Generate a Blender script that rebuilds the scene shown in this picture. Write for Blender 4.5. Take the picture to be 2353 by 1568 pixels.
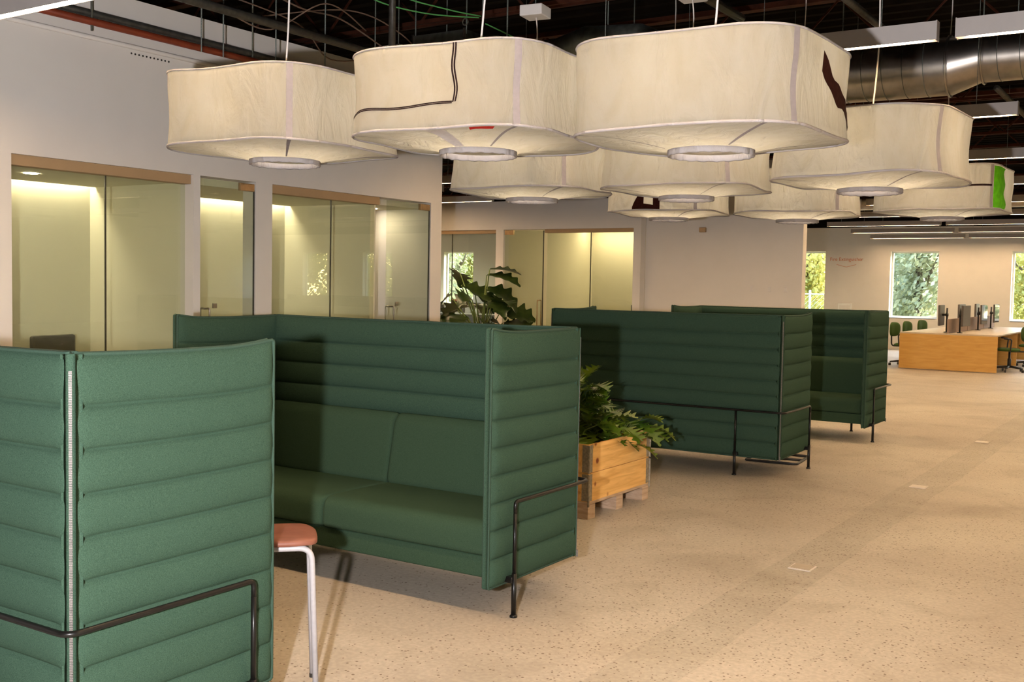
import bpy, math, random
from math import sin, cos, pi, radians as RAD, sqrt, atan2
from mathutils import Vector, Matrix, noise
random.seed(7)
sc = bpy.context.scene
for o in list(bpy.data.objects):
    bpy.data.objects.remove(o)
COL = sc.collection

# ------------------------------------------------------------------ camera
FPX, YAW, PIT, ROL, CAMH = 2462.19, RAD(33.14), RAD(3.072), RAD(1.0335), 1.586
fwd = Vector((-sin(YAW), cos(YAW), 0)); rgt = Vector((cos(YAW), sin(YAW), 0)); upv = Vector((0, 0, 1))
f2 = fwd*cos(PIT) - upv*sin(PIT); u2 = upv*cos(PIT) + fwd*sin(PIT)
r3 = rgt*cos(ROL) + u2*sin(ROL); u3 = u2*cos(ROL) - rgt*sin(ROL)
cam = bpy.data.cameras.new('camera'); camo = bpy.data.objects.new('camera', cam); COL.objects.link(camo)
cam.sensor_width = 36; cam.sensor_fit = 'HORIZONTAL'; cam.lens = FPX/2353*36
cam.clip_start = 0.05; cam.clip_end = 300
M = Matrix((r3, u3, -f2)).transposed().to_4x4(); M.translation = Vector((0, 0, CAMH))
camo.matrix_world = M
sc.camera = camo

# ------------------------------------------------------------------ view, world, sun, flash
sc.view_settings.view_transform = 'Standard'; sc.view_settings.look = 'None'
sc.view_settings.gamma = 1.0; sc.view_settings.use_curve_mapping = False
sc.view_settings.exposure = 0.0
try:
    sc.cycles.use_denoising = True
    sc.cycles.max_bounces = 8; sc.cycles.diffuse_bounces = 4; sc.cycles.glossy_bounces = 4
    sc.cycles.transmission_bounces = 6; sc.cycles.transparent_max_bounces = 16
    sc.cycles.sample_clamp_indirect = 4.0
    sc.cycles.caustics_reflective = False; sc.cycles.caustics_refractive = False
except Exception:
    pass
w = bpy.data.worlds.new('sky'); sc.world = w; w.use_nodes = True
wn = w.node_tree.nodes; wl = w.node_tree.links
sky = wn.new('ShaderNodeTexSky'); sky.sky_type = 'NISHITA'; sky.sun_disc = False
sky.sun_elevation = RAD(38); sky.sun_rotation = RAD(40); sky.air_density = 1.0; sky.dust_density = 2.0
bg = wn['Background']; bg.inputs['Strength'].default_value = 3.4
wl.new(sky.outputs[0], bg.inputs[0])
sun = bpy.data.lights.new('sun', 'SUN'); sun.energy = 20.0; sun.angle = RAD(0.6); sun.color = (1, .93, .8)
suno = bpy.data.objects.new('sun', sun); COL.objects.link(suno)
suno.rotation_euler = Vector((-0.55, -0.62, -0.62)).to_track_quat('-Z', 'Y').to_euler()
# the photographer's flash, to the left of the camera
fl = bpy.data.lights.new('flash', 'POINT'); fl.energy = 1350; fl.color = (1.0, 0.95, 0.955); fl.shadow_soft_size = 0.035
flo = bpy.data.objects.new('flash', fl); COL.objects.link(flo); flo.location = (-0.54, 0.0, 1.535)
WARM = (1.0, 0.66, 0.34)
STRIP = 103.0      # linear pendant luminance
BULB = 98.0       # lantern bulbs
COVE = 55.0

# ------------------------------------------------------------------ helpers
def tag(o, label=None, cat=None, group=None, kind=None):
    if label: o['label'] = label
    if cat: o['category'] = cat
    if group: o['group'] = group
    if kind: o['kind'] = kind
    return o
def empty(name, loc=(0, 0, 0), rz=0.0, label=None, cat=None, group=None):
    o = bpy.data.objects.new(name, None); COL.objects.link(o); o.location = loc; o.rotation_euler = (0, 0, rz)
    o.empty_display_size = .1
    return tag(o, label, cat, group)
def copy_tree(o, parent=None):
    c = o.copy(); COL.objects.link(c)
    if parent is not None: c.parent = parent
    for ch in list(o.children): copy_tree(ch, c)
    return c
class MB:
    def __init__(s): s.v = []; s.f = []
    def add(s, vs, fs):
        n = len(s.v); s.v += [tuple(v) for v in vs]; s.f += [tuple(i+n for i in f) for f in fs]; return s
    def box(s, x0, y0, z0, x1, y1, z1):
        if x0 > x1: x0, x1 = x1, x0
        if y0 > y1: y0, y1 = y1, y0
        if z0 > z1: z0, z1 = z1, z0
        return s.add([(x0,y0,z0),(x1,y0,z0),(x1,y1,z0),(x0,y1,z0),(x0,y0,z1),(x1,y0,z1),(x1,y1,z1),(x0,y1,z1)],
                     [(0,3,2,1),(4,5,6,7),(0,1,5,4),(1,2,6,5),(2,3,7,6),(3,0,4,7)])
    def obox(s, c, h, m=None, rz=0):
        m = m or Matrix.Rotation(rz, 3, 'Z'); c = Vector(c)
        P = [c + m @ Vector((sx*h[0], sy*h[1], sz*h[2])) for sz in (-1, 1) for sx, sy in ((-1,-1),(1,-1),(1,1),(-1,1))]
        return s.add(P, [(0,3,2,1),(4,5,6,7),(0,1,5,4),(1,2,6,5),(2,3,7,6),(3,0,4,7)])
    def tube(s, path, r, n=8, closed=False):
        P = [Vector(p) for p in path]; k = len(P); vs = []; fs = []
        T = []
        for i in range(k):
            a = P[(i-1) % k] if (closed or i > 0) else P[i]; b = P[(i+1) % k] if (closed or i < k-1) else P[i]
            t = (b-a); T.append(t.normalized() if t.length > 1e-9 else Vector((0, 0, 1)))
        nrm = T[0].orthogonal().normalized()
        for i in range(k):
            if i: 
                nrm = nrm - T[i]*nrm.dot(T[i])
                nrm = nrm.normalized() if nrm.length > 1e-6 else T[i].orthogonal().normalized()
            bn = T[i].cross(nrm); rr = r[i] if isinstance(r, (list, tuple)) else r
            for j in range(n):
                a = 2*pi*j/n; vs.append(P[i] + nrm*cos(a)*rr + bn*sin(a)*rr)
        for i in range(k if closed else k-1):
            for j in range(n):
                i2 = (i+1) % k; j2 = (j+1) % n
                fs.append((i*n+j, i*n+j2, i2*n+j2, i2*n+j))
        if not closed:
            fs.append(tuple(reversed(range(n)))); fs.append(tuple(range((k-1)*n, k*n)))
        return s.add(vs, fs)
    def lathe(s, prof, n=24, c=(0, 0, 0)):
        vs = []; fs = []
        for r, z in prof:
            for j in range(n):
                a = 2*pi*j/n; vs.append((c[0]+r*cos(a), c[1]+r*sin(a), c[2]+z))
        for i in range(len(prof)-1):
            for j in range(n):
                j2 = (j+1) % n; fs.append((i*n+j, i*n+j2, (i+1)*n+j2, (i+1)*n+j))
        if prof[0][0] > 1e-6: fs.append(tuple(reversed(range(n))))
        if prof[-1][0] > 1e-6: fs.append(tuple(range((len(prof)-1)*n, len(prof)*n)))
        return s.add(vs, fs)
    def grid(s, fn, nu, nv, closeu=False, flip=False):
        vs = [fn(i, j) for j in range(nv) for i in range(nu)]; fs = []
        for j in range(nv-1):
            for i in range(nu if closeu else nu-1):
                i2 = (i+1) % nu; q = (j*nu+i, j*nu+i2, (j+1)*nu+i2, (j+1)*nu+i)
                fs.append(q[::-1] if flip else q)
        return s.add(vs, fs)
    def build(s, name, mat, parent=None, smooth=False, bevel=0, seg=2, label=None):
        me = bpy.data.meshes.new(name); me.from_pydata(s.v, [], s.f); me.validate(); me.update()
        me.materials.append(mat)
        if smooth:
            for p in me.polygons: p.use_smooth = True
        o = bpy.data.objects.new(name, me); COL.objects.link(o)
        if parent is not None: o.parent = parent
        if bevel:
            b = o.modifiers.new('bevel', 'BEVEL'); b.width = bevel; b.segments = seg; b.limit_method = 'ANGLE'; b.angle_limit = RAD(35)
        if label: o['label'] = label
        return o
def struct(o): o['kind'] = 'structure'; return o
def bend(pts, r, n=6):
    """polyline with rounded corners"""
    P = [Vector(p) for p in pts]; out = [P[0]]
    for i in range(1, len(P)-1):
        a = (P[i-1]-P[i]); b = (P[i+1]-P[i]); rr = min(r, a.length*.45, b.length*.45)
        p0 = P[i]+a.normalized()*rr; p1 = P[i]+b.normalized()*rr
        for k in range(n+1):
            t = k/n; out.append(p0*(1-t)**2 + P[i]*2*t*(1-t) + p1*t*t)
    out.append(P[-1]); return out

# ------------------------------------------------------------------ materials
def nodes(name):
    m = bpy.data.materials.new(name); m.use_nodes = True
    nt = m.node_tree; return m, nt, nt.nodes['Principled BSDF'], nt.nodes['Material Output']
def pbr(name, col, rough=.6, metal=0, nscale=0, namt=.1, bump=0, bscale=200, spec=.5, col2=None, coord='Object', sheen=0):
    m, nt, b, out = nodes(name); N = nt.nodes; L = nt.links
    b.inputs['Base Color'].default_value = (*col, 1); b.inputs['Roughness'].default_value = rough
    b.inputs['Metallic'].default_value = metal; b.inputs['Specular IOR Level'].default_value = spec
    if sheen: b.inputs['Sheen Weight'].default_value = sheen
    if nscale or bump:
        tc = N.new('ShaderNodeTexCoord')
    if nscale:
        n = N.new('ShaderNodeTexNoise'); n.inputs['Scale'].default_value = nscale; n.inputs['Detail'].default_value = 5
        L.new(tc.outputs[coord], n.inputs['Vector'])
        r = N.new('ShaderNodeValToRGB'); c2 = col2 or tuple(c*(1-namt*2) for c in col)
        r.color_ramp.elements[0].position = .35; r.color_ramp.elements[1].position = .65
        r.color_ramp.elements[0].color = (*c2, 1); r.color_ramp.elements[1].color = (*col, 1)
        L.new(n.outputs['Fac'], r.inputs['Fac']); L.new(r.outputs['Color'], b.inputs['Base Color'])
    if bump:
        n2 = N.new('ShaderNodeTexNoise'); n2.inputs['Scale'].default_value = bscale; n2.inputs['Detail'].default_value = 3
        L.new(tc.outputs[coord], n2.inputs['Vector'])
        bp = N.new('ShaderNodeBump'); bp.inputs['Strength'].default_value = bump; bp.inputs['Distance'].default_value = .01
        L.new(n2.outputs['Fac'], bp.inputs['Height']); L.new(bp.outputs['Normal'], b.inputs['Normal'])
    return m
def emis(name, col, strength):
    m, nt, b, out = nodes(name); nt.nodes.remove(b)
    e = nt.nodes.new('ShaderNodeEmission'); e.inputs[0].default_value = (*col, 1); e.inputs[1].default_value = strength
    nt.links.new(e.outputs[0], out.inputs[0]); return m
def glassmat(name, tint, refl=1.0, haze=0.0):
    m, nt, b, out = nodes(name); N = nt.nodes; L = nt.links; N.remove(b)
    tr = N.new('ShaderNodeBsdfTransparent'); tr.inputs[0].default_value = (*tint, 1)
    gl = N.new('ShaderNodeBsdfGlossy'); gl.inputs['Roughness'].default_value = 0.005; gl.inputs[0].default_value = (refl, refl, refl, 1)
    fr = N.new('ShaderNodeFresnel'); gm = N.new('ShaderNodeNewGeometry')
    io = N.new('ShaderNodeMapRange'); io.inputs[3].default_value = 1.5; io.inputs[4].default_value = 1/1.5   # no false total reflection on the exit face
    L.new(gm.outputs['Backfacing'], io.inputs[0]); L.new(io.outputs[0], fr.inputs['IOR'])
    mx = N.new('ShaderNodeMixShader')
    L.new(fr.outputs[0], mx.inputs[0]); L.new(tr.outputs[0], mx.inputs[1]); L.new(gl.outputs[0], mx.inputs[2])
    if haze:
        d = N.new('ShaderNodeBsdfTranslucent'); d.inputs[0].default_value = (.85, .84, .75, 1)
        d2 = N.new('ShaderNodeBsdfDiffuse'); d2.inputs[0].default_value = (.8, .8, .7, 1)
        ad = N.new('ShaderNodeMixShader'); ad.inputs[0].default_value = .5; L.new(d.outputs[0], ad.inputs[1]); L.new(d2.outputs[0], ad.inputs[2])
        m2 = N.new('ShaderNodeMixShader'); m2.inputs[0].default_value = haze
        L.new(mx.outputs[0], m2.inputs[1]); L.new(ad.outputs[0], m2.inputs[2]); L.new(m2.outputs[0], out.inputs[0])
    else:
        L.new(mx.outputs[0], out.inputs[0])
    return m
def lanternmat(name, col, trans=.42):
    m, nt, b, out = nodes(name); N = nt.nodes; L = nt.links; N.remove(b)
    tc = N.new('ShaderNodeTexCoord')
    mp = N.new('ShaderNodeMapping'); mp.inputs['Scale'].default_value = (1, 1, .35); L.new(tc.outputs['Object'], mp.inputs[0])
    n = N.new('ShaderNodeTexNoise'); n.inputs['Scale'].default_value = 9; n.inputs['Detail'].default_value = 6; n.inputs['Distortion'].default_value = 1.2
    L.new(mp.outputs[0], n.inputs['Vector'])
    bp = N.new('ShaderNodeBump'); bp.inputs['Strength'].default_value = .8; bp.inputs['Distance'].default_value = .03
    L.new(n.outputs['Fac'], bp.inputs['Height'])
    r = N.new('ShaderNodeValToRGB'); r.color_ramp.elements[0].position = .3; r.color_ramp.elements[1].position = .6
    r.color_ramp.elements[0].color = (col[0]*.95, col[1]*.92, col[2]*.86, 1); r.color_ramp.elements[1].color = (*col, 1)
    L.new(n.outputs['Fac'], r.inputs['Fac'])
    d = N.new('ShaderNodeBsdfDiffuse'); t = N.new('ShaderNodeBsdfTranslucent')
    for x in (d, t): L.new(r.outputs['Color'], x.inputs['Color']); L.new(bp.outputs['Normal'], x.inputs['Normal'])
    mx = N.new('ShaderNodeMixShader'); mx.inputs[0].default_value = trans
    L.new(d.outputs[0], mx.inputs[1]); L.new(t.outputs[0], mx.inputs[2]); L.new(mx.outputs[0], out.inputs[0])
    return m
def floormat():
    m, nt, b, out = nodes('polished_concrete'); N = nt.nodes; L = nt.links
    geo = N.new('ShaderNodeNewGeometry'); P = geo.outputs['Position']
    def nz(scale, detail=6, dist=0, vec=P):
        n = N.new('ShaderNodeTexNoise'); n.inputs['Scale'].default_value = scale; n.inputs['Detail'].default_value = detail
        n.inputs['Distortion'].default_value = dist; L.new(vec, n.inputs['Vector']); return n.outputs['Fac']
    def ramp(fac, p0, p1, c0, c1):
        r = N.new('ShaderNodeValToRGB'); e = r.color_ramp.elements
        e[0].position = p0; e[1].position = p1; e[0].color = (*c0, 1); e[1].color = (*c1, 1); L.new(fac, r.inputs['Fac']); return r.outputs['Color']
    def mix(a, c, fac, mode='MIX'):
        x = N.new('ShaderNodeMix'); x.data_type = 'RGBA'; x.blend_type = mode
        if isinstance(fac, float): x.inputs[0].default_value = fac
        else: L.new(fac, x.inputs[0])
        for s_, i in ((a, 6), (c, 7)):
            if isinstance(s_, tuple): x.inputs[i].default_value = (*s_, 1)
            else: L.new(s_, x.inputs[i])
        return x.outputs[2]
    def math_(op, a, c):
        x = N.new('ShaderNodeMath'); x.operation = op
        for s_, i in ((a, 0), (c, 1)):
            if isinstance(s_, (int, float)): x.inputs[i].default_value = s_
            else: L.new(s_, x.inputs[i])
        return x.outputs[0]
    base = ramp(nz(.55, 7, .6), .36, .64, (.375, .322, .262), (.485, .435, .362))
    blot = ramp(nz(1.6, 4, 1.0), .30, .48, (.72, .70, .67), (1, 1, 1))
    c = mix(base, blot, .55, 'MULTIPLY')
    fine = ramp(nz(45, 3), .40, .62, (.80, .79, .77), (1.03, 1.02, 1.0))
    c = mix(c, fine, .6, 'MULTIPLY')
    # trench strip down the aisle
    sx = N.new('ShaderNodeSeparateXYZ'); L.new(P, sx.inputs[0])
    wob = math_('MULTIPLY', math_('SUBTRACT', nz(1.3, 3), .5), .05)
    xx = math_('ADD', sx.outputs[0], wob)
    a0 = math_('GREATER_THAN', xx, -2.05); a1 = math_('LESS_THAN', xx, -1.735)
    strip = math_('MULTIPLY', a0, a1)
    c = mix(c, mix(c, (.885, .89, .885), 1.0, 'MULTIPLY'), strip)
    # aggregate flecks, denser in patches and in the strip
    vo = N.new('ShaderNodeTexVoronoi'); vo.inputs['Scale'].default_value = 56; vo.inputs['Randomness'].default_value = 1.0
    L.new(P, vo.inputs['Vector'])
    vr = N.new('ShaderNodeSeparateColor'); L.new(vo.outputs['Color'], vr.inputs[0])
    small = math_('LESS_THAN', vo.outputs['Distance'], math_('ADD', math_('MULTIPLY', vr.outputs[1], .2), .17))
    dens = math_('ADD', math_('MULTIPLY', nz(.8, 3, .5), 1.0), math_('MULTIPLY', strip, .2))
    pick = math_('LESS_THAN', vr.outputs[0], math_('MULTIPLY', math_('SUBTRACT', dens, .30), 2.6))
    mask = math_('MULTIPLY', math_('MULTIPLY', small, pick), .9)
    fc = ramp(vr.outputs[2], .2, .8, (.13, .09, .055), (.34, .29, .23))
    c = mix(c, fc, mask)
    L.new(c, b.inputs['Base Color'])
    rr = N.new('ShaderNodeMapRange'); rr.inputs[3].default_value = .42; rr.inputs[4].default_value = .62
    L.new(nz(2.0, 4), rr.inputs[0]); L.new(rr.outputs[0], b.inputs['Roughness'])
    b.inputs['Specular IOR Level'].default_value = .35
    return m
def woodmat(name, c0, c1, scale=(2, 18, 18), rough=.55, knots=False, spec=.3):
    m, nt, b, out = nodes(name); N = nt.nodes; L = nt.links
    tc = N.new('ShaderNodeTexCoord'); mp = N.new('ShaderNodeMapping'); mp.inputs['Scale'].default_value = scale
    L.new(tc.outputs['Object'], mp.inputs[0])
    n = N.new('ShaderNodeTexNoise'); n.inputs['Scale'].default_value = 2.2; n.inputs['Detail'].default_value = 6; n.inputs['Distortion'].default_value = .8
    L.new(mp.outputs[0], n.inputs['Vector'])
    r = N.new('ShaderNodeValToRGB'); r.color_ramp.elements[0].position = .3; r.color_ramp.elements[1].position = .68
    r.color_ramp.elements[0].color = (*c0, 1); r.color_ramp.elements[1].color = (*c1, 1); L.new(n.outputs['Fac'], r.inputs['Fac'])
    last = r.outputs['Color']
    if knots:
        vo = N.new('ShaderNodeTexVoronoi'); vo.inputs['Scale'].default_value = 5.2; L.new(tc.outputs['Object'], vo.inputs['Vector'])
        rk = N.new('ShaderNodeValToRGB'); e = rk.color_ramp.elements
        e[0].position = .07; e[1].position = .13; e[0].color = (.30, .10, .03, 1); e[1].color = (1, 1, 1, 1)
        L.new(vo.outputs['Distance'], rk.inputs['Fac'])
        x = N.new('ShaderNodeMix'); x.data_type = 'RGBA'; x.blend_type = 'MULTIPLY'; x.inputs[0].default_value = 1
        L.new(last, x.inputs[6]); L.new(rk.outputs['Color'], x.inputs[7]); last = x.outputs[2]
    L.new(last, b.inputs['Base Color']); b.inputs['Roughness'].default_value = rough; b.inputs['Specular IOR Level'].default_value = spec
    return m
def leafmat(name, c0, c1, rough=.45, trans=.25, scale=14):
    m, nt, b, out = nodes(name); N = nt.nodes; L = nt.links
    tc = N.new('ShaderNodeTexCoord'); n = N.new('ShaderNodeTexNoise'); n.inputs['Scale'].default_value = scale
    L.new(tc.outputs['Object'], n.inputs['Vector'])
    r = N.new('ShaderNodeValToRGB'); r.color_ramp.elements[0].position = .35; r.color_ramp.elements[1].position = .65
    r.color_ramp.elements[0].color = (*c0, 1); r.color_ramp.elements[1].color = (*c1, 1); L.new(n.outputs['Fac'], r.inputs['Fac'])
    L.new(r.outputs['Color'], b.inputs['Base Color']); b.inputs['Roughness'].default_value = rough
    t = N.new('ShaderNodeBsdfTranslucent'); L.new(r.outputs['Color'], t.inputs[0])
    mx = N.new('ShaderNodeMixShader'); mx.inputs[0].default_value = trans
    L.new(b.outputs[0], mx.inputs[1]); L.new(t.outputs[0], mx.inputs[2]); L.new(mx.outputs[0], out.inputs[0])
    return m
m_floor = floormat()
m_wall = pbr('wall_paint', (.74, .70, .655), .75, nscale=3, namt=.015, bump=.05, bscale=300, spec=.2)
m_int = pbr('office_paint', (.74, .70, .56), .7, nscale=3, namt=.015, spec=.2)
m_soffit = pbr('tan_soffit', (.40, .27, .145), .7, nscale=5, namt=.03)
m_deck = pbr('dark_ceiling', (.006, .0045, .0035), .95, nscale=6, namt=.2, spec=.05)
m_green = pbr('green_felt', (.043, .079, .054), .9, nscale=420, col2=(.024, .049, .032), bump=.25, bscale=600, spec=.04)
m_green2 = pbr('green_smooth_felt', (.038, .066, .040), .9, nscale=520, col2=(.023, .045, .026), bump=.15, bscale=700, spec=.04)
m_pipe = pbr('green_piping', (.033, .064, .045), .85, spec=.2, nscale=300, namt=.1)
m_black = pbr('black_steel', (.005, .0045, .004), .32, spec=.3, nscale=40, namt=.05)
m_zip = pbr('zip_metal', (.17, .15, .14), .5, metal=.2, nscale=300, namt=.25)
m_lant = lanternmat('lantern_cotton', (.485, .475, .44), .78)
m_hoop = lanternmat('lantern_hoop', (.44, .415, .42), .3)
m_seam = pbr('lantern_seam_tape', (.20, .18, .19), .8, nscale=60, namt=.05)
m_brown = pbr('brown_applique', (.030, .008, .005), .9, nscale=60, namt=.15, spec=.05)
m_red = pbr('red_applique', (.50, .022, .016), .85, nscale=60, namt=.1, spec=.1)
m_lime = pbr('lime_applique', (.085, .38, .008), .85, nscale=25, namt=.12, spec=.1)
m_navy = pbr('dark_braid', (.025, .015, .016), .9, nscale=200, namt=.3, spec=.05)
m_lav = pbr('pale_patch', (.62, .56, .52), .85, nscale=60, namt=.05)
m_cord = pbr('white_cord', (.78, .72, .68), .5, nscale=30, namt=.03)
m_white = pbr('white_enamel', (.74, .70, .67), .45, nscale=20, namt=.02)
m_housing = pbr('grey_white_enamel', (.31, .29, .28), .5, nscale=20, namt=.02)
m_whiteframe = pbr('white_frame', (.82, .82, .80), .5, nscale=10, namt=.02)
m_strip = emis('lit_diffuser', (1.0, .68, .38), STRIP)
m_bulb = emis('lantern_bulb', (1.0, .80, .55), BULB)
m_cove = emis('cove_led', (1.0, .86, .62), COVE)
m_down = emis('downlight_led', (1.0, .84, .58), 120.0)
m_glass = glassmat('clear_glass', (.93, .955, .90))
m_glassoff = glassmat('office_glass', (.93, .955, .89), haze=.05)
m_edge = pbr('dark_glass_edge', (.05, .045, .03), .3, nscale=20, namt=.05)
m_brass = pbr('brass_fitting', (.45, .30, .16), .35, metal=.8, nscale=30, namt=.1)
m_steel = pbr('brushed_steel', (.42, .38, .33), .35, metal=1, nscale=50, namt=.1)
m_galv = pbr('galvanised_steel', (.56, .52, .47), .30, metal=1, nscale=9, namt=.12)
m_galvd = pbr('dull_galvanised', (.20, .22, .20), .5, metal=.8, nscale=14, namt=.2)
m_redpipe = pbr('red_pipe_paint', (.20, .032, .011), .45, nscale=12, namt=.1)
m_rust = pbr('rust_primer_steel', (.055, .016, .008), .8, nscale=10, namt=.2, spec=.15)
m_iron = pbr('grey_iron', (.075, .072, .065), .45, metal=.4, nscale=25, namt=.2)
m_greenwire = pbr('green_wire', (.10, .42, .12), .5, nscale=50, namt=.05)
m_wire = pbr('dull_wire', (.16, .10, .07), .6, nscale=50, namt=.1)
m_rod = pbr('threaded_rod', (.32, .36, .33), .4, metal=.7, nscale=200, namt=.3)
m_pine = woodmat('pine_boards', (.64, .33, .085), (.86, .51, .17), scale=(10, 1.2, 14), knots=True)
m_pallet = woodmat('pallet_wood', (.36, .24, .15), (.55, .40, .28), scale=(3, 3, 20))
m_ply = woodmat('desk_plywood', (.60, .33, .085), (.70, .42, .125), scale=(1.2, 8, 8), rough=.45)
m_desktop = woodmat('desk_top', (.55, .45, .33), (.62, .52, .40), scale=(6, 1, 6), rough=.35)
m_seatwood = woodmat('stool_wood', (.15, .05, .030), (.22, .085, .055), scale=(4, 4, 4), rough=.5)
m_greyleg = pbr('grey_powdercoat', (.36, .34, .345), .5, nscale=60, namt=.04)
m_leaf = leafmat('philodendron_leaf', (.030, .095, .006), (.14, .21, .012), scale=5)
m_leaf2 = leafmat('monstera_leaf', (.012, .030, .006), (.035, .055, .012), rough=.3, trans=.15)
m_stem = pbr('plant_stem', (.12, .17, .03), .6, nscale=20, namt=.1)
m_soil = pbr('soil', (.03, .02, .012), .95, nscale=40, namt=.3, bump=.6, bscale=60)
m_felt = pbr('pinkgrey_felt', (.36, .26, .21), .95, nscale=200, namt=.12)
m_dark = pbr('charcoal_plastic', (.022, .02, .018), .45, nscale=40, namt=.1)
m_screen = pbr('glossy_screen', (.012, .013, .012), .04, nscale=3, namt=.05, spec=1.0)
m_monback = pbr('grey_monitor_back', (.10, .085, .075), .5, nscale=20, namt=.1)
m_chairg = pbr('chair_green_wool', (.050, .115, .014), .9, nscale=250, namt=.2)
m_tree_y = leafmat('yellow_green_leaves', (.32, .32, .08), (.62, .56, .20), trans=.45, scale=1.5)
m_tree_g = leafmat('grey_green_leaves', (.20, .225, .13), (.44, .45, .29), trans=.4, scale=1.5)
m_bark = pbr('bark', (.12, .09, .06), .9, nscale=14, namt=.25)
m_lawn = pbr('dry_lawn', (.22, .24, .09), .95, nscale=3, namt=.2)
m_fence = pbr('chain_link', (.45, .47, .47), .4, metal=.6, nscale=30, namt=.1)
m_signred = pbr('sign_orange', (.62, .20, .08), .6, nscale=30, namt=.03)
m_paperw = pbr('white_card', (.75, .73, .70), .7, nscale=20, namt=.03)
m_yel = pbr('yellow_card', (.55, .33, .06), .7, nscale=20, namt=.05)
m_orange = pbr('orange_card', (.60, .10, .03), .7, nscale=20, namt=.05)
m_hinge = pbr('weathered_zinc', (.30, .25, .18), .5, metal=.3, nscale=60, namt=.2)
m_plate = pbr('pale_plate', (.62, .56, .48), .5, nscale=30, namt=.03)
m_plate2 = pbr('tan_plate', (.40, .33, .25), .5, nscale=30, namt=.05)
m_pot = pbr('dark_pot', (.03, .025, .02), .6, nscale=20, namt=.1)

# ------------------------------------------------------------------ room shell
def wall_y(name, y0, y1, x0, x1, z0, z1, holes=(), mat=m_wall):
    """wall lying along X with rectangular holes (xa, xb, za, zb)"""
    b = MB(); xs = sorted({x0, x1, *[h[0] for h in holes], *[h[1] for h in holes]})
    for a, c in zip(xs[:-1], xs[1:]):
        mid = (a+c)/2; hs = sorted([h for h in holes if h[0] < mid < h[1]], key=lambda h: h[2]); z = z0
        for h in hs:
            if h[2] > z+1e-5: b.box(a, y0, z, c, y1, h[2])
            z = h[3]
        if z < z1-1e-5: b.box(a, y0, z, c, y1, z1)
    return struct(b.build(name, mat))
def wall_x(name, x0, x1, y0, y1, z0, z1, holes=(), mat=m_wall):
    b = MB(); ys = sorted({y0, y1, *[h[0] for h in holes], *[h[1] for h in holes]})
    for a, c in zip(ys[:-1], ys[1:]):
        mid = (a+c)/2; hs = sorted([h for h in holes if h[0] < mid < h[1]], key=lambda h: h[2]); z = z0
        for h in hs:
            if h[2] > z+1e-5: b.box(x0, a, z, x1, c, h[2])
            z = h[3]
        if z < z1-1e-5: b.box(x0, a, z, x1, c, z1)
    return struct(b.build(name, mat))
XL, XR, YB, YF, ZC = -26.0, 18.0, -8.0, 30.0, 4.7
struct(MB().box(XL-.3, YB-.3, -.2, XR+.3, YF+.3, 0).build('floor', m_floor))
# corrugated deck
bd = MB()
def deckpt(i, j):
    x = XL-.3 + (XR-XL+.6)*i/1; y = YB-.3 + j*.08; z = ZC + (.04 if (j//2) % 2 else 0)
    return (x, y, z)
bd.grid(deckpt, 2, int((YF-YB+.6)/.08)+2); bd.box(XL-.3, YB-.3, ZC+.06, XR+.3, YF+.4, ZC+.2)
struct(bd.build('ceiling', m_deck))
# perimeter (far) wall with windows
WX0, WP, WW, WZ0, WZ1 = -7.374, 3.02, 1.25, .852, 2.64
wins = [(WX0+WP*k, WX0+WP*k+WW, WZ0, WZ1) for k in range(-6, 9)]
wall_y('wall_far', YF, YF+.28, XL-.3, XR+.3, 0, 3.30, wins)
wall_y('wall_far', YF, YF+.28, XL-.3, XR+.3, 3.30, ZC, mat=m_deck)
for i, (a, c, z0, z1) in enumerate(wins):
    r = empty('window_%d' % (i+1), ((a+c)/2, YF+.2, z0)); struct(r)
    hw = (c-a)/2; H = z1-z0; fb = MB(); t = .045
    fb.box(-hw, -.03, 0, hw, .03, t); fb.box(-hw, -.03, H-t, hw, .03, H); fb.box(-hw, -.03, t, -hw+t, .03, H-t); fb.box(hw-t, -.03, t, hw, .03, H-t)
    fb.build('window_frame', m_whiteframe, r)
    MB().box(-hw+t, -.006, t, hw-t, .006, H-t).build('pane', m_glass, r)
    MB().box(-hw, -.2, -.018, hw, -.03, .004).build('window_sill', m_whiteframe, r)
fill_rwins = [(1.2+3.02*k, 1.2+3.02*k+1.6, WZ0, WZ1) for k in range(0, 5)]  # unseen windows added to throw neutral fill on the left wall
wall_x('wall_right', XR, XR+.25, YB, YF, 0, 3.7, fill_rwins); wall_x('wall_right', XR, XR+.25, YB, YF, 3.7, ZC, mat=m_deck)
for i, (a, c, z0, z1) in enumerate(fill_rwins):
    r = empty('window_%d' % (i+31), (XR+.15, (a+c)/2, z0)); struct(r); hw = (c-a)/2; H = z1-z0; t = .045; fb = MB()
    fb.box(-.03, -hw, 0, .03, hw, t); fb.box(-.03, -hw, H-t, .03, hw, H); fb.box(-.03, -hw, t, .03, -hw+t, H-t); fb.box(-.03, hw-t, t, .03, hw, H-t)
    fb.build('window_frame', m_whiteframe, r); MB().box(-.006, -hw+t, t, .006, hw-t, H-t).build('pane', m_glass, r)
m_nearwall = pbr('dark_wall_paint', (.10, .09, .08), .8, nscale=3, namt=.02)
wall_y('wall_near', YB-.25, YB, XL, XR, 0, 3.7, mat=m_nearwall); wall_y('wall_near', YB-.25, YB, XL, XR, 3.7, ZC, mat=m_deck)
fill_owins = [(15.5+3.02*k, 17.1+3.02*k, WZ0, WZ1) for k in range(5)]  # unseen windows added to bring daylight into the room past the glass
wall_x('wall_outer', XL-.25, XL, YB, YF, 0, ZC, fill_owins)
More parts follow.
